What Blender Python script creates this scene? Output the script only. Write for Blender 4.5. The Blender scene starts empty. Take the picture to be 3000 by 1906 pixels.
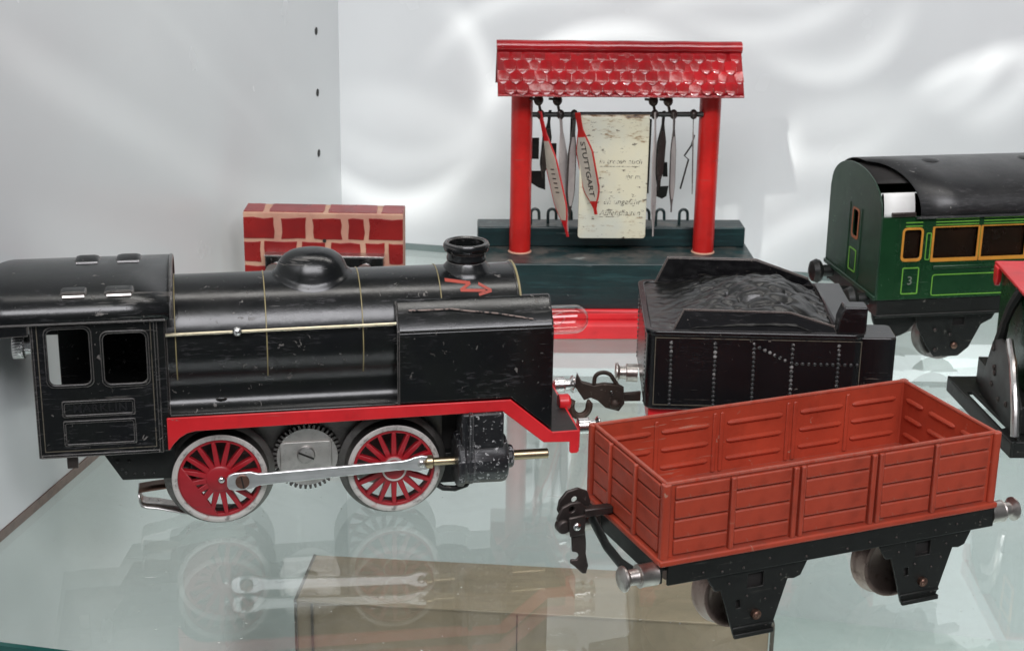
import bpy, bmesh, math, random
from mathutils import Vector, Matrix, noise as mnoise
random.seed(7)
S = 0.001                                   # everything below is written in millimetres
PI = math.pi
R = math.radians
scene = bpy.context.scene

# ------------------------------------------------------------------ camera, world, lamps, exposure
cam_d = bpy.data.cameras.new('camera'); cam = bpy.data.objects.new('camera', cam_d)
scene.collection.objects.link(cam); scene.camera = cam
cam_d.sensor_width = 36; cam_d.lens = 36 * 4900 / 3000
cam_d.clip_start = 0.02; cam_d.clip_end = 50
cam.matrix_world = (Matrix.Translation((0, 0, 0.310)) @ Matrix.Rotation(R(90 - 18.5), 4, 'X')
                    @ Matrix.Rotation(R(0.9), 4, 'Z'))
cam_d.dof.use_dof = True; cam_d.dof.focus_distance = 0.70; cam_d.dof.aperture_fstop = 40

world = bpy.data.worlds.new('World'); scene.world = world; world.use_nodes = True
wbg = world.node_tree.nodes['Background']
wbg.inputs[0].default_value = (0.80, 0.86, 0.90, 1); wbg.inputs[1].default_value = 0.12

scene.cycles.max_bounces = 8; scene.cycles.diffuse_bounces = 3; scene.cycles.glossy_bounces = 4; scene.cycles.transparent_max_bounces = 12
vs = scene.view_settings
vs.view_transform = 'Standard'; vs.look = 'None'; vs.exposure = 0; vs.gamma = 1; vs.use_curve_mapping = False

# cabinet frame: back wall runs from the corner along BW, side wall comes forward along LW
CORNER = Vector((-117.6, 1109.4, 0))
BW = Vector((math.cos(R(-11.8)), math.sin(R(-11.8)), 0))
LW = Vector((-math.cos(R(78.2)), -math.sin(R(78.2)), 0))

def area(name, loc, target, sx, sy, watts, col=(1, 1, 1)):
    d = bpy.data.lights.new(name, 'AREA'); d.shape = 'RECTANGLE'; d.size = sx * S; d.size_y = sy * S
    d.energy = watts; d.color = col
    o = bpy.data.objects.new(name, d); scene.collection.objects.link(o)
    o.location = Vector(loc) * S
    o.rotation_euler = (Vector(target) - Vector(loc)).to_track_quat('-Z', 'Y').to_euler()
    return o
area('cabinet_strip_lamp', (60, 690, 640), (60, 800, 0), 760, 70, 1.7, (1.0, 0.97, 0.93))
area('room_ceiling_lamp', (320, -900, 1550), (0, 750, 40), 1700, 700, 44.0, (0.97, 0.96, 1.0))
area('lower_fill_lamp', (230, 760, -14), (230, 800, -250), 620, 420, 1.25, (0.93, 0.98, 1.0))  # added fill light under the glass shelf, brightens the lower compartment

# added spot: streaks of light on walls and roof are drawn into its beam
def nmath(nt, op, a, b=None):
    n = nt.nodes.new('ShaderNodeMath'); n.operation = op
    for i, v in enumerate((a, b)):
        if v is None: continue
        if isinstance(v, (int, float)): n.inputs[i].default_value = v
        else: nt.links.new(v, n.inputs[i])
    return n.outputs[0]
def pattern_spot():
    d = bpy.data.lights.new('added_pattern_spot', 'SPOT'); d.energy = 16; d.spot_size = R(62); d.spot_blend = 0.4
    d.shadow_soft_size = 0.006; d.color = (1.0, 0.985, 0.95); d.use_nodes = True
    o = bpy.data.objects.new('added_pattern_spot', d); scene.collection.objects.link(o)
    loc = Vector((-150, 330, 560)); tgt = Vector((40, 1070, 100))
    o.location = loc * S
    q = (tgt - loc).to_track_quat('-Z', 'Y'); o.rotation_euler = q.to_euler()
    inv = q.to_matrix().inverted()
    def uv(P):
        v = inv @ (Vector(P) - loc); return Vector((v.x / v.z, v.y / v.z))
    back = lambda s, z: uv(CORNER + BW * s + Vector((0, 0, z)))
    left = lambda s, z: uv(CORNER + LW * s + Vector((0, 0, z)))
    def P(*p): return uv(p)
    # start, end, half width (share of length), strength, bow (share of length), side on which the edge is crisp
    strokes = [
        (back(92, 122), back(215, 172), .050, 1.5, .16, .8), (back(80, 112), back(190, 150), .16, .35, .16, .5),
        (back(60, 150), back(165, 190), .05, .8, .14, .8),
        (back(-6, 28), back(88, 36), .080, 1.9, -.18, .85), (back(0, 58), back(100, 66), .10, .5, -.12, .8),
        (back(20, 16), back(120, 34), .22, .4, 0, 0),
        (back(372, 128), back(440, 158), .060, 2.0, .05, .85), (back(388, 108), back(424, 146), .09, 1.2, -.12, .8),
        (back(408, 100), back(450, 146), .12, 1.0, -.1, .8),
        (back(300, 100), back(376, 116), .36, .55, .05, .3), (back(292, 112), back(376, 146), .075, 1.0, -.20, -.85),
        (back(258, 56), back(306, 88), .13, 1.9, -.16, .85), (back(270, 74), back(362, 82), .09, .8, -.14, .8),
        (back(262, 2), back(330, 54), .075, .9, .08, .8), (back(240, 20), back(300, 60), .10, .4, .1, .8),
        (back(84, 165), back(112, 104), .13, .9, .12, .7),
        (back(6, 112), back(112, 78), .22, .4, .1, .6), (back(235, 146), back(340, 172), .055, .8, -.12, .8),
        (back(330, 36), back(446, 92), .12, .6, .1, .8), (back(200, 176), back(300, 186), .06, .6, .1, .8),
        (left(450, 205), left(90, 40), .035, .75, 0, .8), (left(340, 225), left(90, 70), .022, .95, 0, -.8),
        (left(230, 205), left(30, 80), .030, .6, 0, .8), (left(450, 130), left(170, 20), .05, .5, 0, .7),
        (P(-5, 940, 152), P(90, 935, 138), .07, 1.0, .10, .5),
    ]
    nt = d.node_tree; em = nt.nodes['Emission']
    tc = nt.nodes.new('ShaderNodeTexCoord'); sep = nt.nodes.new('ShaderNodeSeparateXYZ')
    nt.links.new(tc.outputs['Normal'], sep.inputs[0])
    u = nmath(nt, 'DIVIDE', sep.outputs[0], sep.outputs[2]); v = nmath(nt, 'DIVIDE', sep.outputs[1], sep.outputs[2])
    com = nt.nodes.new('ShaderNodeCombineXYZ'); nt.links.new(u, com.inputs[0]); nt.links.new(v, com.inputs[1])
    nz = nt.nodes.new('ShaderNodeTexNoise'); nz.inputs['Scale'].default_value = 9; nz.inputs['Detail'].default_value = 2
    nt.links.new(com.outputs[0], nz.inputs['Vector'])
    base = nmath(nt, 'MULTIPLY', nmath(nt, 'POWER', nz.outputs[0], 3.0), .25)
    total = nmath(nt, 'ADD', base, 0.02)
    for A, B, w, amp, bow, sharp in strokes:
        m = (A + B) / 2; e = (B - A); a = e.length / 2; e.normalize(); f = Vector((-e.y, e.x))
        s = nmath(nt, 'MULTIPLY', nmath(nt, 'ADD', nmath(nt, 'ADD', nmath(nt, 'MULTIPLY', u, e.x), nmath(nt, 'MULTIPLY', v, e.y)), -m.dot(e)), 1 / a)
        t = nmath(nt, 'ADD', nmath(nt, 'ADD', nmath(nt, 'MULTIPLY', u, f.x), nmath(nt, 'MULTIPLY', v, f.y)), -m.dot(f))
        s2 = nmath(nt, 'MULTIPLY', s, s)
        t = nmath(nt, 'ADD', nmath(nt, 'MULTIPLY', t, 1 / (2 * a * w)), nmath(nt, 'MULTIPLY', s2, bow / w))
        t = nmath(nt, 'ADD', nmath(nt, 'MULTIPLY', t, sharp * 2.0), nmath(nt, 'MULTIPLY', nmath(nt, 'ABSOLUTE', t), 2.3))
        ex = nmath(nt, 'ADD', nmath(nt, 'MULTIPLY', nmath(nt, 'MULTIPLY', s2, s2), -1.0), nmath(nt, 'MULTIPLY', nmath(nt, 'MULTIPLY', t, t), -1.0))
        total = nmath(nt, 'ADD', total, nmath(nt, 'MULTIPLY', nmath(nt, 'EXPONENT', ex), amp))
    nt.links.new(total, em.inputs['Strength'])
pattern_spot()

# ------------------------------------------------------------------ materials
class NT:
    def __init__(self, name):
        self.m = bpy.data.materials.new(name); self.m.use_nodes = True
        self.t = self.m.node_tree; self.b = self.t.nodes['Principled BSDF']; self.out = self.t.nodes['Material Output']
    def node(self, ty, **kw):
        n = self.t.nodes.new(ty)
        for k, v in kw.items(): setattr(n, k, v)
        return n
    def put(self, n, i, v):
        if hasattr(v, 'links') or isinstance(v, bpy.types.NodeSocket): self.t.links.new(v, n.inputs[i])
        else: n.inputs[i].default_value = v
    def noise(self, scale, detail=4, rough=.55, vec=None, dist=0):
        n = self.node('ShaderNodeTexNoise'); n.inputs['Scale'].default_value = scale; n.inputs['Detail'].default_value = detail
        n.inputs['Roughness'].default_value = rough; n.inputs['Distortion'].default_value = dist
        self.put(n, 'Vector', vec if vec is not None else self.obj())
        return n.outputs[0]
    def obj(self, scale=None):
        if not hasattr(self, 'tc'): self.tc = self.node('ShaderNodeTexCoord')
        if scale is None: return self.tc.outputs['Object']
        mp = self.node('ShaderNodeMapping'); mp.inputs['Scale'].default_value = scale
        self.t.links.new(self.tc.outputs['Object'], mp.inputs['Vector']); return mp.outputs[0]
    def ramp(self, fac, lo, hi):
        n = self.node('ShaderNodeMapRange'); n.inputs['From Min'].default_value = lo; n.inputs['From Max'].default_value = hi
        n.interpolation_type = 'SMOOTHSTEP'; self.put(n, 'Value', fac); return n.outputs[0]
    def math(self, op, a, b=None): return nmath(self.t, op, a, b)
    def mix(self, fac, a, b):
        n = self.node('ShaderNodeMix', data_type='RGBA'); self.put(n, 0, fac)
        for i, c in ((6, a), (7, b)):
            if isinstance(c, tuple): n.inputs[i].default_value = (*c, 1)
            else: self.t.links.new(c, n.inputs[i])
        return n.outputs[2]
    def mixf(self, fac, a, b):
        n = self.node('ShaderNodeMix', data_type='FLOAT'); self.put(n, 0, fac)
        self.put(n, 2, a); self.put(n, 3, b); return n.outputs[0]
    def edge(self, radius):
        bv = self.node('ShaderNodeBevel', samples=4); bv.inputs['Radius'].default_value = radius * S
        g = self.node('ShaderNodeNewGeometry'); d = self.node('ShaderNodeVectorMath', operation='DOT_PRODUCT')
        self.t.links.new(bv.outputs[0], d.inputs[0]); self.t.links.new(g.outputs['Normal'], d.inputs[1])
        return self.math('SUBTRACT', 1.0, d.outputs['Value'])
    def bump(self, h, dist, strength=1.0):
        n = self.node('ShaderNodeBump'); n.inputs['Strength'].default_value = strength; n.inputs['Distance'].default_value = dist * S
        self.put(n, 'Height', h); self.t.links.new(n.outputs[0], self.b.inputs['Normal'])
    def set(self, **kw):
        for k, v in kw.items():
            k = k.replace('_', ' ')
            if isinstance(v, tuple): v = (*v, 1)
            self.put(self.b, k, v)

def paint(name, base, rough=.3, vary=None, chip=(.10, .085, .075), chips=.70, chip_scale=420, edge=(.12, .11, .105),
          edge_amt=0.0, edge_r=.5, metal=0, bumpd=.03, bscale=350, grime=.35, dust=.0, spec=.5, scuff=0, scuff_col=(.10, .095, .10), topdust=0, strokes=0, cluster=True, dent=0):
    m = NT(name)
    vary = vary or tuple(c * .72 for c in base)
    col = m.mix(m.ramp(m.noise(38, 4), .35, .68), base, vary)
    col = m.mix(m.math('MULTIPLY', m.ramp(m.noise(140, 6, .65), .48, .78), grime), col, tuple(c * .45 for c in base))
    if dust: col = m.mix(m.math('MULTIPLY', m.ramp(m.noise(900, 5, .7), .45, .8), dust), col, (.36, .34, .31))
    if scuff:
        sc = m.math('MULTIPLY', m.ramp(m.noise(28, 4, .6), .47, .66), m.ramp(m.noise(420, 6, .72, m.obj((.30, 1, 1.8))), .50, .68))
        col = m.mix(m.math('MULTIPLY', sc, scuff), col, scuff_col)
    if strokes:
        col = m.mix(m.math('MULTIPLY', m.ramp(m.noise(300, 5, .65, m.obj((.10, 1, 1.2))), .50, .70), strokes), col, tuple(min(1, c * 2.6 + .004) for c in base))
    if topdust:
        g = m.node('ShaderNodeNewGeometry'); sp = m.node('ShaderNodeSeparateXYZ'); m.t.links.new(g.outputs['Normal'], sp.inputs[0])
        td = m.math('MULTIPLY', m.ramp(sp.outputs[2], .75, .95), m.ramp(m.noise(70, 6, .65), .40, .66))
        col = m.mix(m.math('MULTIPLY', td, topdust), col, (.12, .105, .09))
    mask = m.math('MULTIPLY', m.ramp(m.noise(chip_scale, 7, .62, dist=.6), chips - .02, chips + .015), m.ramp(m.noise(34, 3, .6), .46, .58) if cluster else 1.0)
    scr = m.math('MULTIPLY', m.ramp(m.noise(75, 5, .6, m.obj((.5, 1, 9))), .63, .66), m.ramp(m.noise(21, 3, .6), .50, .62))
    mask = m.math('MAXIMUM', mask, m.math('MULTIPLY', scr, .55))
    col = m.mix(mask, col, chip)
    rg = m.mixf(m.noise(90, 5), rough * .75, rough * 1.35)
    if edge_amt:
        e = m.math('MULTIPLY', m.ramp(m.edge(edge_r), .02, .16), m.ramp(m.noise(260, 5, .7), .62 - edge_amt * .5, .78 - edge_amt * .35))
        col = m.mix(e, col, edge)
    m.set(Base_Color=col, Roughness=m.mixf(mask, rg, .55), Metallic=metal)
    m.b.inputs['Specular IOR Level'].default_value = spec
    if bumpd:
        h = m.math('ADD', m.noise(bscale, 4), m.math('MULTIPLY', mask, -.6))
        if strokes: h = m.math('ADD', h, m.math('MULTIPLY', m.noise(260, 4, .6, m.obj((.10, 1, 1.2))), 1.6))
        if dent: h = m.math('ADD', h, m.math('MULTIPLY', m.noise(45, 3, .5), dent))
        m.bump(h, bumpd)
    return m.m

def metal(name, base, rough=.3, dark=None, amt=.5, brushed=None):
    m = NT(name); dark = dark or tuple(c * .35 for c in base)
    col = m.mix(m.math('MULTIPLY', m.ramp(m.noise(220, 6, .7), .45, .75), amt), base, dark)
    if brushed: col = m.mix(m.math('MULTIPLY', m.ramp(m.noise(300, 4, .6, m.obj(brushed)), .45, .7), .35), col, dark)
    m.set(Base_Color=col, Metallic=1.0, Roughness=m.mixf(m.noise(260, 4), rough * .7, rough * 1.5))
    m.bump(m.noise(600, 3), .015)
    return m.m

M = {}
M['black'] = paint('black_lacquer', (.0045, .005, .0058), .22, (.0065, .0075, .0068), chip=(.13, .12, .11), chips=.655, chip_scale=270, edge=(.24, .22, .205), edge_amt=.8, edge_r=.8, bumpd=.035, dust=.006, spec=.5, scuff=.5)
M['black2'] = paint('black_tender_lacquer', (.0055, .0055, .0062), .22, (.0085, .008, .009), chip=(.2, .17, .14), chips=.685, edge=(.26, .22, .20), edge_amt=.85, edge_r=.8, bumpd=.03, dust=.004, spec=.42, scuff=.35)
M['blackrough'] = paint('black_worn_enamel', (.010, .010, .012), .36, chip=(.34, .34, .34), chips=.615, chip_scale=520, edge=(.38, .38, .38), edge_amt=.95, edge_r=.9, bumpd=.12, dust=.02, cluster=False, scuff=.7, scuff_col=(.16, .16, .17))
M['blackmatt'] = paint('black_matt_enamel', (.010, .011, .010), .42, chip=(.13, .12, .105), chips=.665, edge=(.12, .11, .10), edge_amt=.5, bumpd=.05, dust=.01, spec=.35)
M['dark'] = paint('dark_inside', (.012, .010, .009), .7, chips=.9)
M['red'] = paint('red_running_paint', (.64, .016, .022), .33, (.54, .013, .018), chip=(.30, .12, .10), chips=.675, edge=(.42, .2, .18), edge_amt=.45)
M['wheelred'] = paint('red_wheel_paint', (.34, .010, .017), .36, (.25, .008, .014), chip=(.10, .03, .03), chips=.70, edge=(.42, .08, .08), edge_amt=.25)
M['stationred'] = paint('red_column_paint', (.54, .016, .013), .30, (.44, .012, .010), chip=(.25, .06, .05), chips=.68, dent=7, scuff=.3, scuff_col=(.3, .05, .04))
M['roofred'] = paint('red_roof_paint', (.32, .009, .012), .16, (.22, .007, .010), chip=(.20, .14, .12), chips=.70, edge=(.5, .42, .38), edge_amt=.3, grime=.5, bumpd=.06, dent=8, scuff=.35, scuff_col=(.20, .10, .09))
M['wagonred'] = paint('oxide_red_wagon_paint', (.41, .056, .027), .38, (.33, .044, .022), chip=(.42, .24, .17), chips=.675, chip_scale=240, edge=(.34, .19, .15), edge_amt=.6, edge_r=.9, dent=4, grime=.34, dust=.02, bumpd=.07, spec=.3, scuff=.35, scuff_col=(.27, .10, .075), topdust=.25)
M['wagonribs'] = paint('oxide_red_rib_paint', (.41, .056, .027), .30, (.33, .044, .022), chip=(.36, .18, .13), chips=.75, edge=(.36, .14, .10), edge_amt=.22, dust=.04)
M['coachgreen'] = paint('green_litho', (.010, .046, .017), .25, (.006, .032, .012), chip=(.12, .20, .14), chips=.675, edge=(.06, .10, .06), edge_amt=.3)
M['coachend'] = paint('dull_green_litho', (.014, .046, .024), .32, (.010, .032, .018), chip=(.12, .20, .15), chips=.655, edge=(.06, .10, .07), edge_amt=.3)
M['linegreen'] = paint('lime_lining', (.16, .40, .05), .4, chips=.74, chip=(.02, .06, .02))
M['orange'] = paint('orange_litho', (.60, .27, .035), .35, (.5, .2, .03), chips=.75)
M['brownpane'] = paint('brown_window_litho', (.020, .008, .004), .25, (.010, .005, .003), chips=.85)
M['roofblack'] = paint('black_roof_lacquer', (.009, .009, .010), .34, (.016, .016, .016), chip=(.20, .19, .18), chips=.66, dust=.02, dent=14, scuff=.4, edge=(.2, .19, .18), edge_amt=.3)
M['white'] = paint('white_tin', (.82, .82, .80), .4, (.74, .74, .72), chips=.9, grime=.08)
M['greenwood'] = paint('dark_green_painted_wood', (.005, .024, .025), .36, (.004, .015, .017), chip=(.30, .34, .32), chips=.71, edge=(.10, .14, .13), edge_amt=.5, edge_r=.9, bumpd=.14, bscale=160, strokes=.55, topdust=.7)
M['gold'] = paint('gold_lining', (.30, .25, .12), .4, chips=.62, chip=(.02, .02, .02))
M['brickred'] = paint('painted_brick_red', (.28, .016, .014), .28, (.20, .012, .012), chips=.80, grime=.25)
M['mortar'] = paint('cream_mortar_paint', (.55, .33, .22), .5, (.46, .22, .16), chips=.73, chip=(.4, .12, .08))
M['arrow'] = paint('red_arrow_paint', (.38, .05, .03), .5, chips=.68, chip=(.03, .02, .02))
M['steel'] = metal('bright_steel', (.62, .60, .58), .28)
M['nickel'] = metal('nickel_plate', (.70, .69, .68), .22, amt=.35)
M['rod'] = metal('brushed_rod', (.86, .86, .86), .36, (.5, .5, .5), amt=.18, brushed=(.06, 1, 1))
M['dull'] = metal('dull_buffer_metal', (.52, .48, .45), .33, (.2, .17, .15), amt=.6)
M['plate'] = metal('grey_frame_plate', (.62, .60, .57), .42, amt=.4)
M['darksteel'] = metal('dark_tread_steel', (.19, .18, .17), .42, amt=.5)
M['wheelsteel'] = metal('worn_wheel_steel', (.34, .25, .22), .30, (.10, .06, .05), amt=.7)
M['brass'] = metal('aged_brass', (.42, .34, .22), .32, (.12, .09, .06), amt=.6)
M['bronze'] = metal('bronze_screw', (.22, .13, .10), .42, (.06, .04, .03), amt=.6)
M['rust'] = paint('rusty_coupling_iron', (.060, .038, .028), .48, (.035, .026, .022), chip=(.18, .14, .12), chips=.64, edge=(.20, .16, .13), edge_amt=.5, bumpd=.18, bscale=500, metal=.5)
M['gun'] = paint('gunmetal_coupling', (.075, .060, .055), .40, (.045, .038, .036), chip=(.24, .20, .18), chips=.66, edge=(.28, .25, .23), edge_amt=.5, bumpd=.12, metal=.7)

def mat_rim():
    m = NT('worn_white_rim')
    col = m.mix(m.ramp(m.noise(260, 7, .7), .50, .66), (.50, .47, .44), (.20, .18, .17))
    col = m.mix(m.ramp(m.noise(75, 4, .6), .60, .74), col, (.36, .12, .10))
    m.set(Base_Color=col, Roughness=.45, Metallic=.25); m.bump(m.noise(420, 5), .08); return m.m
M['rim'] = mat_rim()
def mat_wall():
    m = NT('white_laminate')
    col = m.mix(m.ramp(m.noise(7, 3), .3, .7), (.69, .715, .72), (.665, .69, .695))
    m.set(Base_Color=col, Roughness=m.mixf(m.noise(20, 3), .22, .30)); m.bump(m.noise(900, 3), .012); return m.m
M['wall'] = mat_wall()
def mat_shelf_glass():
    m = NT('shelf_glass')
    g = m.node('ShaderNodeNewGeometry'); d = m.node('ShaderNodeVectorMath', operation='DOT_PRODUCT')
    m.t.links.new(g.outputs['Incoming'], d.inputs[0]); m.t.links.new(g.outputs['Normal'], d.inputs[1])
    f = m.math('POWER', m.math('SUBTRACT', 1.0, m.math('ABSOLUTE', d.outputs['Value'])), 4.6)
    fr = m.math('ADD', m.math('MULTIPLY', f, .95), .05)
    tr = m.node('ShaderNodeBsdfTransparent'); tr.inputs[0].default_value = (.945, .968, .952, 1)
    gl = m.node('ShaderNodeBsdfGlossy'); gl.inputs['Roughness'].default_value = .03; gl.inputs[0].default_value = (.97, 1, .99, 1)
    mx = m.node('ShaderNodeMixShader'); m.t.links.new(fr, mx.inputs[0]); m.t.links.new(tr.outputs[0], mx.inputs[1]); m.t.links.new(gl.outputs[0], mx.inputs[2])
    df = m.node('ShaderNodeBsdfDiffuse'); df.inputs[0].default_value = (.75, .75, .72, 1)
    specks = m.math('MULTIPLY', m.ramp(m.noise(520, 2, .5), .745, .79), .8)
    haze = m.math('MULTIPLY', m.ramp(m.noise(22, 5, .65, dist=.8), .46, .78), .06)
    lines = m.math('MULTIPLY', m.ramp(m.noise(190, 3, .5, m.obj((.12, 1, 1))), .735, .76), .5)
    lines2 = m.math('MULTIPLY', m.ramp(m.noise(170, 3, .5, m.obj((1, .10, 1))), .74, .765), .4)
    dust = m.math('ADD', m.math('MAXIMUM', m.math('MAXIMUM', specks, haze), m.math('MAXIMUM', lines, lines2)), .004)
    m2 = m.node('ShaderNodeMixShader'); m.t.links.new(dust, m2.inputs[0]); m.t.links.new(mx.outputs[0], m2.inputs[1]); m.t.links.new(df.outputs[0], m2.inputs[2])
    m.t.links.new(m2.outputs[0], m.out.inputs[0]); return m.m
M['glass'] = mat_shelf_glass()
def mat_glass_edge():
    m = NT('green_glass_edge'); m.set(Base_Color=(.010, .075, .065), Roughness=.15); return m.m
M['glassedge'] = mat_glass_edge()
def mat_bulb():
    m = NT('clear_bulb_glass')
    g = m.node('ShaderNodeNewGeometry'); d = m.node('ShaderNodeVectorMath', operation='DOT_PRODUCT')
    m.t.links.new(g.outputs['Incoming'], d.inputs[0]); m.t.links.new(g.outputs['Normal'], d.inputs[1])
    f = m.math('POWER', m.math('SUBTRACT', 1.0, m.math('ABSOLUTE', d.outputs['Value'])), 2.6)
    fr = m.math('ADD', m.math('MULTIPLY', f, .75), .06)
    tr = m.node('ShaderNodeBsdfTransparent'); tr.inputs[0].default_value = (.95, .96, .95, 1)
    gl = m.node('ShaderNodeBsdfGlossy'); gl.inputs['Roughness'].default_value = .04
    mx = m.node('ShaderNodeMixShader'); m.t.links.new(fr, mx.inputs[0]); m.t.links.new(tr.outputs[0], mx.inputs[1]); m.t.links.new(gl.outputs[0], mx.inputs[2])
    m.t.links.new(mx.outputs[0], m.out.inputs[0]); return m.m
M['bulb'] = mat_bulb()
def mat_coal():
    m = NT('embossed_coal_lacquer')
    col = m.mix(m.ramp(m.noise(170, 6, .7), .46, .72), (.008, .008, .008), (.030, .029, .025))
    col = m.mix(m.ramp(m.noise(520, 5, .65), .70, .75), col, (.22, .19, .17))
    m.set(Base_Color=col, Roughness=.30); m.bump(m.noise(230, 5, .6, m.obj((.5, 1.3, 1))), .35); return m.m
M['coal'] = mat_coal()
def mat_panel():
    m = NT('rust_spotted_cream_enamel')
    sep = m.node('ShaderNodeSeparateXYZ'); m.t.links.new(m.obj(), sep.inputs[0])
    col = m.mix(m.ramp(m.noise(30, 4), .35, .7), (.66, .62, .46), (.56, .57, .49))
    top = m.ramp(sep.outputs[2], .100, .124)
    rn = m.noise(150, 7, .7, m.obj((.6, 1, 1.6)))
    th = m.math('ADD', rn, m.math('MULTIPLY', top, .11))
    col = m.mix(m.ramp(th, .58, .72), col, (.30, .19, .09))
    col = m.mix(m.ramp(th, .66, .78), col, (.07, .045, .03))
    col = m.mix(m.ramp(m.noise(330, 6, .7, m.obj((.5, 1, 1.3))), .60, .64), col, (.07, .05, .04))
    m.set(Base_Color=col, Roughness=.42); m.bump(rn, .08); return m.m
M['panel'] = mat_panel()
M['cream'] = paint('cream_sign_paint', (.58, .53, .43), .45, (.42, .38, .33), chips=.70, chip=(.25, .2, .17))
M['greysign'] = paint('grey_sign_back', (.42, .38, .36), .45, (.30, .26, .25), chips=.66, chip=(.15, .11, .1))
M['ink'] = paint('black_print', (.012, .012, .012), .5, chips=.72, chip=(.4, .37, .3), bumpd=0)
M['inkfade'] = paint('worn_print', (.07, .06, .045), .6, chips=.515, chip=(.55, .52, .42), chip_scale=620, bumpd=0, cluster=False)
M['numeral'] = paint('pale_numeral', (.20, .24, .19), .5, chips=.66, chip=(.02, .05, .02), bumpd=0)
def mat_box():
    m = NT('brown_kraft_board')
    n1 = m.noise(9, 4, .55, m.obj((1, 4, 1)), dist=1.0)
    col = m.mix(m.ramp(n1, .3, .7), (.30, .225, .155), (.23, .175, .12))
    col = m.mix(m.math('MULTIPLY', m.ramp(m.noise(60, 5, .6, m.obj((1, 8, 1))), .4, .75), .4), col, (.17, .125, .085))
    m.set(Base_Color=col, Roughness=.5); return m.m
M['box'] = mat_box()
M['boxtrim'] = paint('dark_box_trim', (.075, .058, .045), .5, chips=.8)
M['lower'] = paint('pale_shelf_board', (.62, .67, .65), .5, (.56, .62, .60), chips=.95, grime=.06, bumpd=0)
M['plinthred'] = paint('plinth_red_paint', (.38, .010, .013), .45, (.30, .008, .011), chips=.68, chip=(.3, .1, .08), spec=.3)
M['blackplain'] = paint('black_embossed_lacquer', (.016, .016, .017), .3, chips=.62, chip=(.1, .09, .085), spec=.45)
M['rustorange'] = paint('faded_orange_litho', (.34, .10, .035), .4, chips=.66, chip=(.1, .05, .03))
M['rail'] = metal('yellowed_rail', (.60, .54, .40), .3, (.25, .2, .12), amt=.5)
M['scratch'] = paint('bare_scratch', (.34, .26, .23), .6, chips=.54, chip=(.02, .02, .02), chip_scale=500, bumpd=0, cluster=False)
M['rivet'] = paint('glint_black_rivets', (.03, .03, .03), .25, chips=.5, chip=(.22, .21, .20), bumpd=0)  # rivet glints painted in: paler black with pale flecks
M['goldfaint'] = paint('faint_lining', (.11, .095, .07), .45, chips=.55, chip=(.02, .02, .02))
M['glow'] = metal('filament_wire', (.5, .48, .45), .4)

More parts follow.
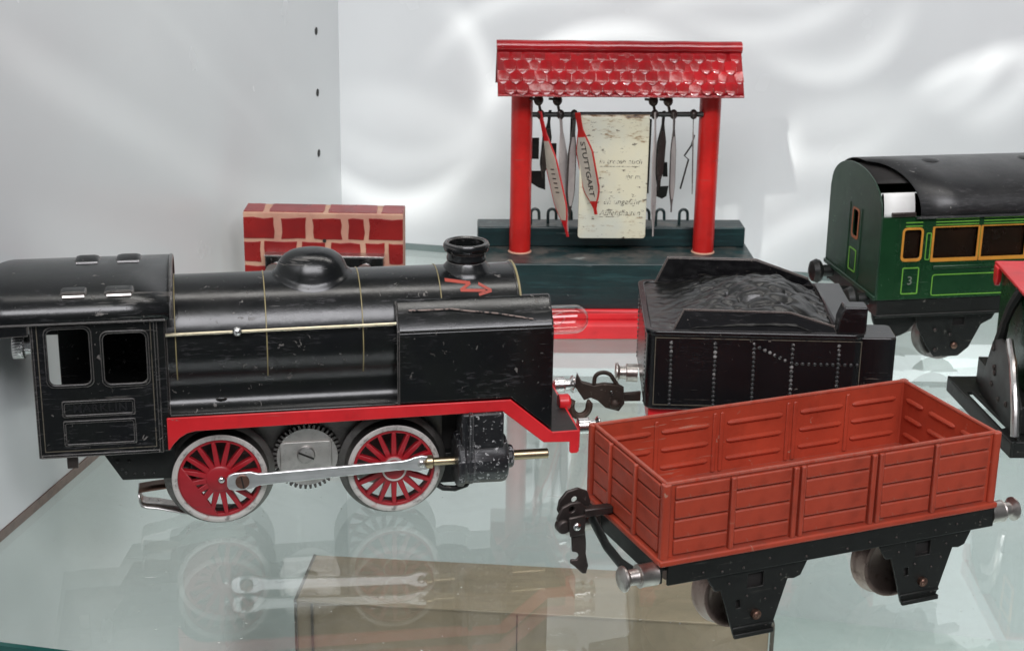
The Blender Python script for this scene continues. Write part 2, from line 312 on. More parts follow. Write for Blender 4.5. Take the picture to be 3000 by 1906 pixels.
# ------------------------------------------------------------------ mesh building
def ax(axis, a, u, v):
    return {'x': (a, u, v), 'y': (u, a, v), 'z': (u, v, a)}[axis]
class MB:
    def __init__(self): self.v = []; self.f = []
    def add(self, vs, fs):
        o = len(self.v); self.v += [tuple(p) for p in vs]; self.f += [tuple(i + o for i in f) for f in fs]; return self
    def box(self, x0, x1, y0, y1, z0, z1):
        return self.add([(x0, y0, z0), (x1, y0, z0), (x1, y1, z0), (x0, y1, z0), (x0, y0, z1), (x1, y0, z1), (x1, y1, z1), (x0, y1, z1)],
                        [(0, 3, 2, 1), (4, 5, 6, 7), (0, 1, 5, 4), (1, 2, 6, 5), (2, 3, 7, 6), (3, 0, 4, 7)])
    def prism(self, poly, axis, a0, a1):
        n = len(poly)
        return self.add([ax(axis, a0, *p) for p in poly] + [ax(axis, a1, *p) for p in poly],
                        [tuple(range(n)), tuple(range(2 * n - 1, n - 1, -1))] + [(i, i + n, (i + 1) % n + n, (i + 1) % n) for i in range(n)])
    def lathe(self, axis, c, prof, seg=32, caps=True, start=0.):
        vs = []; n = len(prof)
        for k in range(seg):
            a = start + 2 * PI * k / seg
            for r, h in prof: vs.append(tuple(Vector(c) + Vector(ax(axis, h, r * math.cos(a), r * math.sin(a)))))
        fs = [(k * n + i, k * n + i + 1, ((k + 1) % seg) * n + i + 1, ((k + 1) % seg) * n + i) for k in range(seg) for i in range(n - 1)]
        if caps: fs += [tuple(k * n for k in range(seg)), tuple(k * n + n - 1 for k in reversed(range(seg)))]
        return self.add(vs, fs)
    def cyl(self, axis, c, r, h0, h1, seg=28): return self.lathe(axis, c, [(r, h0), (r, h1)], seg)
    def tube(self, path, r, seg=8, closed=False, flat=None):
        pts = [Vector(p) for p in path]; n = len(pts); vs = []; up = None
        for i, p in enumerate(pts):
            a = pts[(i - 1) % n] if (closed or i > 0) else p; b = pts[(i + 1) % n] if (closed or i < n - 1) else p
            t = (b - a).normalized()
            if up is None: up = Vector((0, 0, 1)) if abs(t.z) < .9 else Vector((1, 0, 0))
            e1 = up.cross(t).normalized(); e2 = t.cross(e1); up = e2
            rr = r[i] if isinstance(r, (list, tuple)) else r
            f1, f2 = flat or (1, 1)
            for k in range(seg):
                q = 2 * PI * k / seg; vs.append(tuple(p + e1 * rr * f1 * math.cos(q) + e2 * rr * f2 * math.sin(q)))
        m = n if closed else n - 1
        fs = [(i * seg + k, i * seg + (k + 1) % seg, ((i + 1) % n) * seg + (k + 1) % seg, ((i + 1) % n) * seg + k) for i in range(m) for k in range(seg)]
        if not closed: fs += [tuple(range(seg)), tuple((n - 1) * seg + k for k in reversed(range(seg)))]
        return self.add(vs, fs)
    def ball(self, c, r, seg=12, rings=8, sc=(1, 1, 1)):
        prof = [(max(1e-3, math.sin(PI * i / rings)), -math.cos(PI * i / rings)) for i in range(rings + 1)]
        o = len(self.v); self.lathe('z', (0, 0, 0), prof, seg, caps=False)
        for i in range(o, len(self.v)):
            p = self.v[i]; self.v[i] = (c[0] + p[0] * r * sc[0], c[1] + p[1] * r * sc[1], c[2] + p[2] * r * sc[2])
        return self
    def plate(self, outer, holes, axis, a0, a1):
        bm = bmesh.new()
        for loop in [outer] + holes:
            vv = [bm.verts.new((p[0], p[1], 0)) for p in loop]
            for i in range(len(vv)): bm.edges.new((vv[i], vv[(i + 1) % len(vv)]))
        bmesh.ops.triangle_fill(bm, use_beauty=True, edges=bm.edges[:])
        g = bmesh.ops.extrude_face_region(bm, geom=bm.faces[:])
        for e in g['geom']:
            if isinstance(e, bmesh.types.BMVert): e.co.z = 1
        bm.verts.index_update()
        vs = [ax(axis, a0 + (a1 - a0) * v.co.z, v.co.x, v.co.y) for v in bm.verts]
        fs = [tuple(v.index for v in f.verts) for f in bm.faces]; bm.free()
        return self.add(vs, fs)
    def sheet(self, rows, th=None):
        n = len(rows[0]); vs = [p for r in rows for p in r]
        return self.add(vs, [(i * n + j, i * n + j + 1, (i + 1) * n + j + 1, (i + 1) * n + j) for i in range(len(rows) - 1) for j in range(n - 1)])
    def mesh(self, name, smooth=35):
        me = bpy.data.meshes.new(name); me.from_pydata([(x * S, y * S, z * S) for x, y, z in self.v], [], self.f)
        bm = bmesh.new(); bm.from_mesh(me); bmesh.ops.remove_doubles(bm, verts=bm.verts, dist=1e-7)
        bmesh.ops.recalc_face_normals(bm, faces=bm.faces); bm.to_mesh(me); bm.free()
        if smooth:
            me.shade_smooth(); me.set_sharp_from_angle(angle=R(smooth))
        return me
    def build(self, name, mat, parent=None, bevel=0, seg=2, smooth=35, label=None, solid=0):
        me = self.mesh(name, smooth); me.materials.append(M[mat])
        o = bpy.data.objects.new(name, me); scene.collection.objects.link(o); o.parent = parent
        if solid:
            md = o.modifiers.new('thick', 'SOLIDIFY'); md.thickness = solid * S; md.offset = 0
        if bevel:
            md = o.modifiers.new('bevel', 'BEVEL'); md.width = bevel * S; md.segments = seg; md.limit_method = 'ANGLE'; md.angle_limit = R(35)
            md.harden_normals = False
        if label: o['label'] = label
        return o
def copy(o, parent=None, loc=None, rot=None, scale=None):
    c = o.copy(); scene.collection.objects.link(c); c.parent = parent
    if loc is not None: c.location = Vector(loc) * S
    if rot is not None: c.rotation_euler = rot
    if scale is not None: c.scale = scale
    return c
def empty(name, loc, yaw, label, cat, group=None):
    o = bpy.data.objects.new(name, None); scene.collection.objects.link(o); o.empty_display_size = .02
    o.location = Vector(loc) * S; o.rotation_euler = (0, 0, R(yaw)); o['label'] = label; o['category'] = cat
    if group: o['group'] = group
    return o
def struct(o, kind='structure'): o['kind'] = kind; return o
def rrect(x0, x1, z0, z1, r, n=5):
    out = []
    for cx, cz, a in ((x1 - r, z0 + r, -90), (x1 - r, z1 - r, 0), (x0 + r, z1 - r, 90), (x0 + r, z0 + r, 180)):
        out += [(cx + r * math.cos(R(a + 90 * i / n)), cz + r * math.sin(R(a + 90 * i / n))) for i in range(n + 1)]
    return out
def circ(cx, cz, r, n=20): return [(cx + r * math.cos(2 * PI * i / n), cz + r * math.sin(2 * PI * i / n)) for i in range(n)]
def text(name, s, size, mat, parent, fn, depth=.12, bold=0, italic=0, align='CENTER', space=1.0):
    """letters as mesh; fn maps (u, v, w) in mm to the parent's frame, u along the line, v up, w out"""
    cu = bpy.data.curves.new(name, 'FONT'); cu.body = s; cu.size = size; cu.extrude = depth; cu.offset = bold; cu.shear = italic
    cu.align_x = align; cu.align_y = 'CENTER'; cu.resolution_u = 3; cu.space_character = space
    t = bpy.data.objects.new(name, cu); scene.collection.objects.link(t)
    bpy.context.view_layer.update()
    me = bpy.data.meshes.new_from_object(t.evaluated_get(bpy.context.evaluated_depsgraph_get()))
    bpy.data.objects.remove(t); bpy.data.curves.remove(cu)
    for v in me.vertices: v.co = Vector(fn(*v.co)) * S
    me.materials.clear(); me.materials.append(M[mat]); me.name = name
    o = bpy.data.objects.new(name, me); scene.collection.objects.link(o); o.parent = parent
    return o

# ------------------------------------------------------------------ the setting: display case
def cab(s, t, z):                            # s along the back wall, t forward from it
    p = CORNER + BW * s + LW * t; return (p.x, p.y, z)
def slab(name, mat, s0, s1, t0, t1, z0, z1, bevel=0):
    mb = MB(); P = [cab(s0, t0, 0), cab(s1, t0, 0), cab(s1, t1, 0), cab(s0, t1, 0)]
    mb.prism([(p[0], p[1]) for p in P], 'z', z0, z1); return mb.build(name, mat, None, bevel)
struct(slab('wall_back', 'wall', -17, 760, -16, 0, -262, 720))
wl = struct(slab('wall_left', 'wall', -16, 0, 0, 900, -262, 720))
for z in (148.5, 109.2, 69.7, 30.2, -9.4, -49, -88.6, -128.2):
    c = Vector(cab(0, 46.5, z)); mb = MB(); mb.cyl('x', (0, 0, 0), 2.5, -.6, .25, 16)
    h = mb.build('painted_peg_hole', 'dark', wl); h.location = c * S; h.rotation_euler = (0, 0, R(-11.8))  # dark disc on the wall stands in for the shade inside a hole
struct(slab('lower_shelf', 'lower', 0, 760, 0, 575, -264, -250))
# glass shelf: upper and lower face 4.6 mm apart, dark green ground edge at the front
GT = -4.6
mb = MB(); Q = [cab(.6, .6, 0), cab(756, .6, 0), cab(756, 563, 0), cab(.6, 563, 0)]
mb.add(Q, [(0, 1, 2, 3)]); mb.add([(p[0], p[1], GT) for p in Q], [(0, 1, 2, 3)])
gs = struct(mb.build('glass_shelf', 'glass', None, smooth=0))
mb = MB(); A, B, C_, D = cab(.6, 563.05, 0), cab(756, 563.05, 0), cab(756, 563.05, -9), cab(.6, 563.05, -9)
o4 = [cab(.6, 565.5, 0), cab(756, 565.5, 0), cab(756, 565.5, -9), cab(.6, 565.5, -9)]
mb.add([A, B, C_, D] + o4, [(0, 1, 2, 3), (7, 6, 5, 4), (0, 4, 5, 1), (1, 5, 6, 2), (2, 6, 7, 3), (3, 7, 4, 0)])
mb.build('polished_edge', 'glassedge', gs)
mb = MB(); P = [cab(.6, 0, 0), cab(756, 0, 0), cab(756, .5, 0), cab(.6, .5, 0)]
mb.prism([(p[0], p[1]) for p in P], 'z', GT, -.05); mb.build('back_edge', 'glassedge', gs)
mb = MB(); P = [cab(0.02, .6, 0), cab(.5, .6, 0), cab(.5, 563, 0), cab(.02, 563, 0)]
mb.prism([(p[0], p[1]) for p in P], 'z', GT, -.05); mb.build('seal_strip', 'bronze', gs)

# brown box on the shelf below, seen through the glass
bx = empty('storage_box', (-122.4, 868, -250), -4.5, 'brown board box with dark corner strips, seen through the glass on the lower shelf', 'box')
mb = MB(); mb.box(0, 272, 0, 58, 0.3, 98.5); mb.build('carton', 'box', bx, .6)
mb = MB(); mb.box(-.8, 272.8, -.8, 58.8, 98.5, 100); mb.build('lid', 'box', bx, .5)
for x in (-1.2, 8.5): mb = MB(); mb.box(x, x + 1.5, -1.6, -.82, 0.4, 98.4); mb.build('corner_strip', 'boxtrim', bx, .2)
mb = MB(); mb.box(-1.4, .2, -1.6, 58, 99, 100.8); mb.build('lid_strip', 'boxtrim', bx, .2)
mb = MB(); mb.box(272.9, 275, -1.6, 3, 0.4, 101); mb.build('corner_strip', 'boxtrim', bx, .3)
mb = MB(); mb.box(128, 128.7, -.35, -.0, 1, 98); mb.build('board_seam', 'boxtrim', bx)

# ------------------------------------------------------------------ black steam locomotive
YC = 23.0                                    # centre line; y = 0 is the near wheel face
loco = empty('steam_locomotive', (-121.9, 646.8, 0), 10.7,
             'black tinplate steam locomotive with red spoked wheels, silver rod and glass bulb in front', 'locomotive')
def cab_side(y0, y1, nm, wins=True):
    mb = MB(); w1 = rrect(-65.5, -49.2, 71.5, 95, 2.6); w2 = rrect(-43.8, -27, 71, 92.4, 2.6)
    xl = -71.8 if wins else -66.6
    mb.plate([(xl, 40.2), (-22.2, 40.2), (-22.2, 98.4), (xl, 98.4)], [w1, w2] if wins else [], 'y', y0, y1)
    o = mb.build(nm, 'black', loco, .3)
    if not wins: return o
    out = y0 - .7 if y0 < YC else y1
    for a in ((-65.5, -49.2, 71.5, 95), (-43.8, -27, 71, 92.4)):
        m2 = MB(); m2.plate(rrect(a[0] - 1.3, a[1] + 1.3, a[2] - 1.3, a[3] + 1.3, 3.2), [rrect(a[0] + .1, a[1] - .1, a[2] + .1, a[3] - .1, 2.4)], 'y', out, out + .7)
        m2.build('window_frame', 'black', o, .25)
    return o
cs = cab_side(-7, -6.2, 'cab_side')
cab_side(52.2, 53, 'cab_side', False)
mb = MB()                                    # raised beading round the cab panel
mb.box(-71.8, -70.6, -7.7, -7, 40.2, 98); mb.box(-23.8, -22.2, -7.9, -7, 40.2, 98); mb.box(-70.6, -23.8, -7.7, -7, 40.2, 41.6)
mb.build('beading', 'black', cs, .25)
mb = MB()
for a in ((-69.4, -69.0, 42.6, 97), (-25.2, -24.8, 42.6, 97)): mb.box(a[0], a[1], -7.12, -6.9, a[2], a[3])
mb.box(-69.0, -25.2, -7.12, -6.9, 42.6, 43.0); mb.build('lining', 'goldfaint', cs)
for z0, z1 in ((57.4, 64.6), (44.8, 56.0)):
    mb = MB(); mb.plate(rrect(-61.5, -32.6, z0, z1, .8, 2), [rrect(-60.3, -33.8, z0 + 1.1, z1 - 1.3, .5, 2)], 'y', -7.65, -6.9)
    mb.build('name_plate', 'black', cs, .25)
text('embossed_lettering', 'MÄRKLIN', 4.6, 'blackplain', cs, lambda u, v, w: (-46.5 + u, -7.05 - w, 60.8 + v), .28, .08, space=1.15)
mb = MB(); mb.box(-22.6, -19.2, -6.2, 52.2, 40, 99); mb.build('cab_front', 'black', loco, .4)
mb = MB(); mb.box(-71.5, -22.6, -6, 52, 40.3, 41.5); mb.build('cab_floor', 'dark', loco)
# roof
def roof_arc(n=22, y0=-9.2, zc=98.0, h=14.2):
    return [(YC - (YC - y0) * math.cos(PI * i / n), zc + h * math.sin(PI * i / n) ** .80) for i in range(n + 1)]
RA = roof_arc()
mb = MB(); mb.sheet([[(x, y, z) for y, z in RA] for x in (-94, -80, -60, -40, -16.2)]); rf = mb.build('cab_roof', 'black', loco, 0, solid=1.1)
mb = MB(); mb.tube([(-16.4, y, z) for y, z in RA], .9, 8); mb.build('roof_bead', 'black', rf)
for s in (0, 1):
    mb = MB(); y = -9.3 if not s else 55.3; mb.tube([(-94, y, 98), (-19, y, 98)], .65, 8); mb.build('eave_bead', 'black', rf)
mb = MB(); mb.prism([(-94, 92.4), (-72.2, 93.2), (-72.2, 98), (-94, 98)], 'y', -9.1, -8.2); mb.build('eave_skirt', 'black', rf, .2)
def roof_pt(t, lift=0):
    a = PI * t; return (YC - 32.2 * math.cos(a), 98 + (14.2 + lift) * math.sin(a) ** .80)
for x0, x1, t0 in ((-59.8, -48.6, .235), (-42.8, -30.2, .235), (-56, -44.5, .57), (-39.3, -27.6, .57)):
    rows = []
    for i in range(7):
        f = i / 6; row = []
        for j in range(9):
            g = j / 8; y, z = roof_pt(t0 - .045 + .09 * f)
            bul = 2.2 * (1 - (2 * g - 1) ** 6) * math.sin(PI * min(1, f * .55)) if f < 1 else 0
            if t0 < .4: bul = 2.0 * (1 - (2 * g - 1) ** 6) * (1 - f) ** .8 if f > 0 else 0
            row.append((x0 + (x1 - x0) * g, y - bul * .55 if t0 < .4 else y, z + bul))
        rows.append(row)
    mb = MB(); mb.sheet(rows); vt = mb.build('roof_ventilator', 'black', rf, solid=.3)
    p0 = rows[0]; mb = MB(); mb.tube([(q[0], q[1] - .9, q[2] + .5) for q in rows[0][1:-1]], .75, 6); mb.build('ventilator_lip', 'dull' if t0 < .4 else 'black', vt)
mb = MB()                                    # knurled nut behind the cab
mb.lathe('x', (0, 9, 84.0), [(1.8, -71.9), (4.2, -72.2), (4.2, -75.6)], 24)
kn = mb.build('reverse_knob', 'nickel', loco)
mb = MB(); pol = [((5.9 if k % 2 else 5.5) * math.cos(PI * k / 30) + 9, (5.9 if k % 2 else 5.5) * math.sin(PI * k / 30) + 84.0) for k in range(60)]
mb.prism(pol, 'x', -80.6, -75.6); mb.build('knurled_head', 'nickel', kn, .4)
mb = MB(); mb.box(-72.2, -66, 52.2, 53, 73, 75.2); mb.build('cab_rear_rail', 'black', loco, .3)
mb = MB(); mb.box(-61.4, -57, -4, -1, 33.6, 40.2); mb.build('step_post', 'gun', loco, .4)
# rear underframe
mb = MB(); mb.prism([(-49, 40), (-40, 24.6), (-18, 24.2), (-18, 40)], 'y', 2, 3.4); uf = mb.build('underframe', 'blackmatt', loco, .3)
mb = MB(); mb.prism([(-49, 40), (-40, 24.6), (-18, 24.2), (-18, 40)], 'y', 42.6, 44); mb.build('underframe', 'blackmatt', loco, .3)
mb = MB()
for x, z in ((-44.5, 36.5), (-41.6, 33.4), (-38.4, 28), (-34.8, 27.3), (-31, 27.2), (-27, 27), (-37, 33), (-40, 29.8)): mb.ball((x, 2, z), .8, 8, 6)
struct(mb.build('rivets', 'blackmatt', uf), 'stuff')
# boiler
prof = []
for i in range(-32, 213, 6): prof.append((YC + 25.5 * math.cos(R(i)), 80.6 + 25.5 * math.sin(R(i))))
near = prof[-1]
bp = [(50.8, 55.2), (49.0, 56.2), (46.6, 58.0), (45.4, 60.5), (44.8, 63.5)] + prof + [(1.2, 63.5), (.6, 60.5), (-.6, 58.0), (-3.0, 56.2), (-4.8, 55.2)]
mb = MB(); mb.prism(bp, 'x', -19, 127.6); boil = mb.build('boiler', 'black', loco, 0, smooth=28)
for x in (-15.4, 21.4, 61.0, 94.6):
    mb = MB(); mb.tube([(x, YC + (y - YC) * 1.004, 80.6 + (z - 80.6) * 1.004) for y, z in prof], .26, 6)
    mb.build('boiler_band', 'gold', boil)
mb = MB(); mb.lathe('x', (0, YC, 80.6), [(24, 127.0), (25.9, 127.0), (25.9, 128.6), (23, 129.6), (0.5, 131)], 56); mb.build('smokebox_door', 'black', boil, .3)
mb = MB(); mb.tube([(128.3, YC + 25.8 * math.cos(R(a)), 80.6 + 25.8 * math.sin(R(a))) for a in range(-30, 211, 6)], .55, 6); mb.build('smokebox_rim', 'gold', boil)
mb = MB(); mb.box(-19, 74, -5.5, 51.5, 54.6, 55.6); mb.build('boiler_saddle', 'black', boil, .5)
mb = MB(); mb.ball((2, -.4, 59.6), 1.5, 12, 6, (1.6, .5, .6)); mb.build('boss', 'black', boil)
# handrail
mb = MB(); mb.tube([(-20.5, -4.6, 89.8), (74.6, -4.6, 90.4)], .72, 10); hr = mb.build('handrail', 'brass', loco)
hr.data.materials[0] = M['rail']
mb = MB(); mb.ball((9.4, -4.6, 90), 2.05, 16, 12); mb.tube([(9.4, -4.6, 90), (9.4, 0, 90)], .8, 8); mb.build('handrail_knob', 'nickel', hr)
# dome and chimney
rows = []
for i in range(0, 25):
    rho = 1.12 * i / 24; row = []
    for k in range(49):
        a = 2 * PI * k / 48
        c, s_ = math.cos(a), math.sin(a)
        x = 41.8 + 15.2 * rho * c; dy = 13.4 * rho * s_
        zb = 80.6 + math.sqrt(max(0, 25.5 ** 2 - dy * dy))
        hh = 10.4 * (1 - rho ** 3.0) ** .55 if rho < .985 else 0
        hh = max(hh, (1.25 if rho < 1.06 else 1.25 * (1.12 - rho) / .06))
        zdome = zb * .55 + 106.1 * .45 if rho < .99 else zb
        blend = max(0, 1 - rho) ** .5
        row.append((x, YC + dy, zb + hh + (106.1 - zb) * .35 * blend - .15))
    rows.append(row)
mb = MB(); mb.sheet(rows); mb.build('steam_dome', 'black', loco, smooth=60)
mb = MB(); mb.lathe('z', (108, YC, 0), [(12.4, 101.2), (12.2, 103.2), (10.6, 105.4), (8.6, 107.6), (8.1, 108.6), (8.5, 109.2), (8.5, 110.0), (8.2, 110.5), (8.2, 112.4), (8.6, 112.8), (9.4, 113.2), (9.9, 114.4), (9.9, 115.8), (9.3, 116.8), (8.3, 117.0), (7.5, 116.4), (7.3, 113), (7.3, 107.5), (.4, 107.2)], 48, caps=False)
mb.build('chimney', 'black', loco, smooth=40)
# painted red arrow, lying on the boiler
def on_boiler(x, z, lift=.12):
    dz = z - 80.6; rr = 25.5 + lift
    return (x, YC - math.sqrt(max(0, rr * rr - dz * dz)), z)
def ribbon(mb, p, q, w):
    p, q = Vector(p), Vector(q); e = (q - p).normalized(); f = Vector((-e.y, e.x)) * w / 2; n = 6; rows = []
    for i in range(n + 1):
        c = p.lerp(q, i / n); ww = 1
        rows.append([on_boiler(*(c + f * k)) for k in (-1, 0, 1)])
    mb.sheet(rows)
mb = MB()
for p, q, w in (((97, 103.6), (107.6, 102.4), .95), ((107.6, 102.5), (103, 100.3), .95), ((103, 100.3), (113.6, 99.9), .95)): ribbon(mb, p, q, w)
ribbon(mb, (111, 102.2), (116.2, 99.8), .95); ribbon(mb, (116.2, 99.8), (110.6, 98.6), .95)
mb.build('red_arrow', 'arrow', boil)
# side tanks beside the smokebox
for s in (0, 1):
    m_ = (lambda y: y) if not s else (lambda y: 2 * YC - y)
    xe = 126.0 if s else 140.8
    side = [(74.8, 55.6), (122.6, 55.8), (xe, 55.8 - (xe - 122.6) * .857), (xe, 87.0), (74.8, 87.0)]
    mb = MB(); mb.prism(side, 'y', m_(-7.3), m_(6))
    sec = [(m_(-7.3), 87.0), (m_(-6.6), 88.4), (m_(1.6), 97.4), (m_(4.2), 98.2), (m_(9), 96.5), (m_(9), 87.0)]
    mb2 = MB(); mb2.prism(sec, 'x', 74.8, xe)
    t = mb.build('side_tank', 'black', loco, .8, 3)
    mb2.build('tank_cover', 'black', t, .9, 3)
sp_ = [(80, .69), (84, .66), (90, .69), (98, .66), (105, .60), (111, .52), (117, .42), (122, .33), (127, .24), (132, .15)]
mb = MB(); mb.tube([(x, -6.6 + 8.2 * f - .30, 88.4 + 9.0 * f + .26 + .25 * math.sin(x * 1.3)) for x, f in sp_], .34, 5); mb.build('scratch_mark', 'scratch', loco)
mb = MB(); mb.box(74.4, 75.6, -7.75, -6.9, 55.6, 88); mb.tube([(74.9, -7.3, 88), (74.9, 1.8, 98)], .6, 6); mb.build('tank_edge', 'black', loco, .25)
mb = MB(); mb.box(128, 140.6, 6, 40, 40.6, 62); mb.build('front_saddle', 'black', loco, .5)
# running boards: red valance, black footplate
val = [(-20.4, 55.1), (122.7, 55.4), (140.9, 39.6), (152.8, 39.8), (152.8, 30.0), (151.9, 29.2), (149.4, 29.2), (148.6, 30.0), (148.6, 34.6), (137.2, 35.0), (119.0, 50.4), (-9, 48.8), (-12.5, 48.0), (-15.5, 46.2), (-18.2, 43.4), (-19.6, 41.2), (-20.4, 41.0)]
for y0, y1 in ((-8.0, -6.9), (52.9, 54.0)):
    mb = MB(); mb.prism(val, 'y', y0, y1); mb.build('running_board', 'red', loco, .35)
mb = MB()
for y0, y1 in ((-6.9, 52.9),):
    mb.prism([(-20, 53.2), (122, 53.6), (140.6, 37.4), (152.4, 37.4), (152.4, 39.4), (141.2, 39.4), (122.6, 55.0), (-20, 54.7)], 'y', y0, y1)
mb.build('footplate', 'blackmatt', loco, .2)
mb = MB(); mb.box(151.9, 153.4, -6.7, 52.7, 31, 39.3); bb = mb.build('buffer_beam', 'red', loco, .4)
def buffer(parent, x, y, z, sgn, L, r, mat, name='buffer'):
    pr = [(r * 1.0, 0), (r * .98, .45 * L), (r * 1.03, .47 * L), (r * 1.03, .50 * L), (r * .72, .53 * L), (r * .68, .78 * L), (r * .95, .86 * L), (r * 1.12, .9 * L), (r * 1.12, .95 * L), (r * .95, L), (.3, L * 1.03)]
    mb = MB(); mb.lathe('x', (x, y, z), [(a, sgn * b) for a, b in pr], 28); return mb.build(name, mat, parent, smooth=40)
buffer(loco, 153.4, -2.6, 39.4, 1, 9.5, 3.7, 'nickel'); buffer(loco, 153.4, 48.6, 39.4, 1, 9.5, 3.7, 'nickel')
mb = MB(); mb.lathe('x', (0, YC, 41), [(3.6, 150), (3.6, 154.6), (2.6, 155.4)], 20); hk = mb.build('hook_boss', 'red', loco, .3)
mb = MB(); mb.tube([(154, YC, 41.6)] + [(160 + 4.2 * math.cos(R(a)), YC, 38.4 + 4.6 * math.sin(R(a))) for a in range(160, 372, 14)] + [(163.6, YC, 41.5)], [1.8, 2.2] + [1.7] * 15 + [.5], 8); mb.build('draw_hook', 'rust', hk)
# bulb
mb = MB(); R_ = 6.4
mb.lathe('x', (0, YC, 79.8), [(R_ * .8, 131), (R_, 136), (R_, 156)] + [(max(.05, R_ * math.cos(R(a))), 156 + R_ * math.sin(R(a))) for a in range(10, 91, 10)], 40, caps=False)
bl = mb.build('lamp_bulb', 'bulb', loco, smooth=60)
mb = MB(); mb.lathe('x', (0, YC, 79.8), [(5.8, 129.5), (5.8, 134), (5.2, 134.4), (5.2, 137)], 30); mb.build('bulb_socket', 'nickel', bl)
mb = MB(); mb.lathe('x', (0, YC, 79.8), [(2.4, 137), (1.4, 143), (.3, 146)], 16); mb.build('glass_stem', 'bulb', bl)
mb = MB(); mb.tube([(145, YC, 81.2), (150, YC - 1, 83.4), (152, YC, 80), (150, YC + 1, 77), (145, YC, 78.4)], .16, 6); mb.build('filament', 'glow', bl)
# motor frame and gear
mb = MB(); mb.box(-18, 122, 13, 33, 24, 53); mb.build('motor_block', 'dark', loco, .6)
mb = MB(); mb.box(-12, 96, 11.6, 13, 22, 52); mb.build('frame_plate', 'darksteel', loco, .3)
mb = MB(); mb.prism(rrect(25.6, 47.6, 18.2, 35.4, 1.2, 3), 'y', 6.6, 7.6); fp = mb.build('gear_plate', 'plate', loco, .25)
gx, gz_ = 37.2, 28.0
pol = []
NTH = 42
for k in range(NTH):
    a = 2 * PI * k / NTH
    for da, rr in ((-.052, 13.0), (-.030, 15.0), (.030, 15.0), (.052, 13.0)):
        pol.append((gx + rr * math.cos(a + da), gz_ + rr * math.sin(a + da)))
mb = MB(); mb.prism(pol, 'y', 7.8, 10.2); gr = mb.build('gear_wheel', 'darksteel', loco, .12, 1)
mb = MB(); mb.cyl('y', (gx, 0, gz_), 13.0, 7.65, 8.0, 48); mb.build('gear_face', 'plate', gr)
pol2 = [(gx + (p[0] - gx) * 1.0 + 9, gz_ + (p[1] - gz_) + 12) for p in pol]
mb = MB(); mb.prism(pol2, 'y', 10.4, 11.4); mb.build('gear_wheel', 'darksteel', loco)
def screw(parent, x, y, z, r, mat, ang, name='screw'):
    mb = MB(); mb.lathe('y', (x, y, z), [(r * 1.0, .1), (r, -1.0), (r * .88, -1.5), (.2, -1.62)], 26)
    o = mb.build(name, mat, parent, smooth=40)
    c, s_ = math.cos(R(ang)), math.sin(R(ang)); w = r * .11; l = r * .93
    P = [(x + c * a - s_ * b, z + s_ * a + c * b) for a, b in ((-l, -w), (l, -w), (l, w), (-l, w))]
    mb = MB(); mb.prism(P, 'y', y - 1.66, y - 1.2); mb.build('slot', 'dark', o); return o
screw(fp, 36.6, 6.6, 29.6, 3.9, 'steel', -26)
# wheels
def spoked(nsp, cw):
    mb = MB(); mb.plate(circ(0, 0, 17.6, 60), [circ(0, 0, 16.2, 60)], 'y', .5, 3.4)
    mb.lathe('y', (0, 0, 0), [(6.0, 3.8), (5.9, -.1), (5.0, -.7), (2.2, -.9)], 30)
    for k in range(nsp):
        a = 2 * PI * (k + .35) / nsp; c, s_ = math.cos(a), math.sin(a)
        P = [(c * r - s_ * w, s_ * r + c * w) for r, w in ((4.8, -1.3), (16.4, -.85), (16.4, .85), (4.8, 1.3))]
        mb.prism(P, 'y', .15, 3.0)
    if cw:
        P = [(17 * math.cos(R(a)), 17 * math.sin(R(a))) for a in range(158, 267, 6)]
        mb.prism(P, 'y', .05, 2.6)
    return mb
def wheel(x, nsp, cw, rot):
    w = spoked(nsp, cw).build('driving_wheel', 'wheelred', loco, .22, 1); w.location = Vector((x, 0, 23.5)) * S; w.rotation_euler = (0, R(rot), 0)
    mb = MB(); mb.lathe('y', (0, 0, 0), [(17.5, 4.0), (17.5, .6), (17.7, -.05), (18.2, -.25), (19.4, -.2), (19.95, .2)], 72, caps=False); rm = mb.build('rim', 'rim', w, smooth=50)
    mb = MB(); mb.lathe('y', (0, 0, 0), [(19.96, .15), (20.2, 5.0), (20.8, 5.9), (22.6, 6.6), (23.4, 7.2), (23.5, 7.9), (22.8, 8.4), (17, 8.6), (17, 4.0)], 72, caps=False); ty = mb.build('tyre', 'darksteel', w, smooth=35)
    return w, rm, ty
wr = wheel(0, 16, True, 0); wf = wheel(73.6, 16, False, 8)
for W_ in (wr, wf):
    c = copy(W_[0], loco, (W_[0].location.x / S, 2 * YC, 23.5), scale=(1, -1, 1))
    for ch in W_[1:]: copy(ch, c)
for x in (0, 73.6): mb = MB(); mb.cyl('y', (x, 0, 23.5), 2.2, 2, 2 * YC - 2, 16); mb.build('axle', 'darksteel', loco)
mb = MB(); mb.ball((.6, -1.2, 23.6), 1.6, 12, 8, (1, .8, 1)); mb.build('axle_cap', 'nickel', loco)
mb = MB(); mb.plate(circ(73.6, 23.5, 5.3, 30), [circ(73.6, 23.5, 4.5, 30)], 'y', -.95, -.3); mb.build('hub_ring', 'rim', loco)
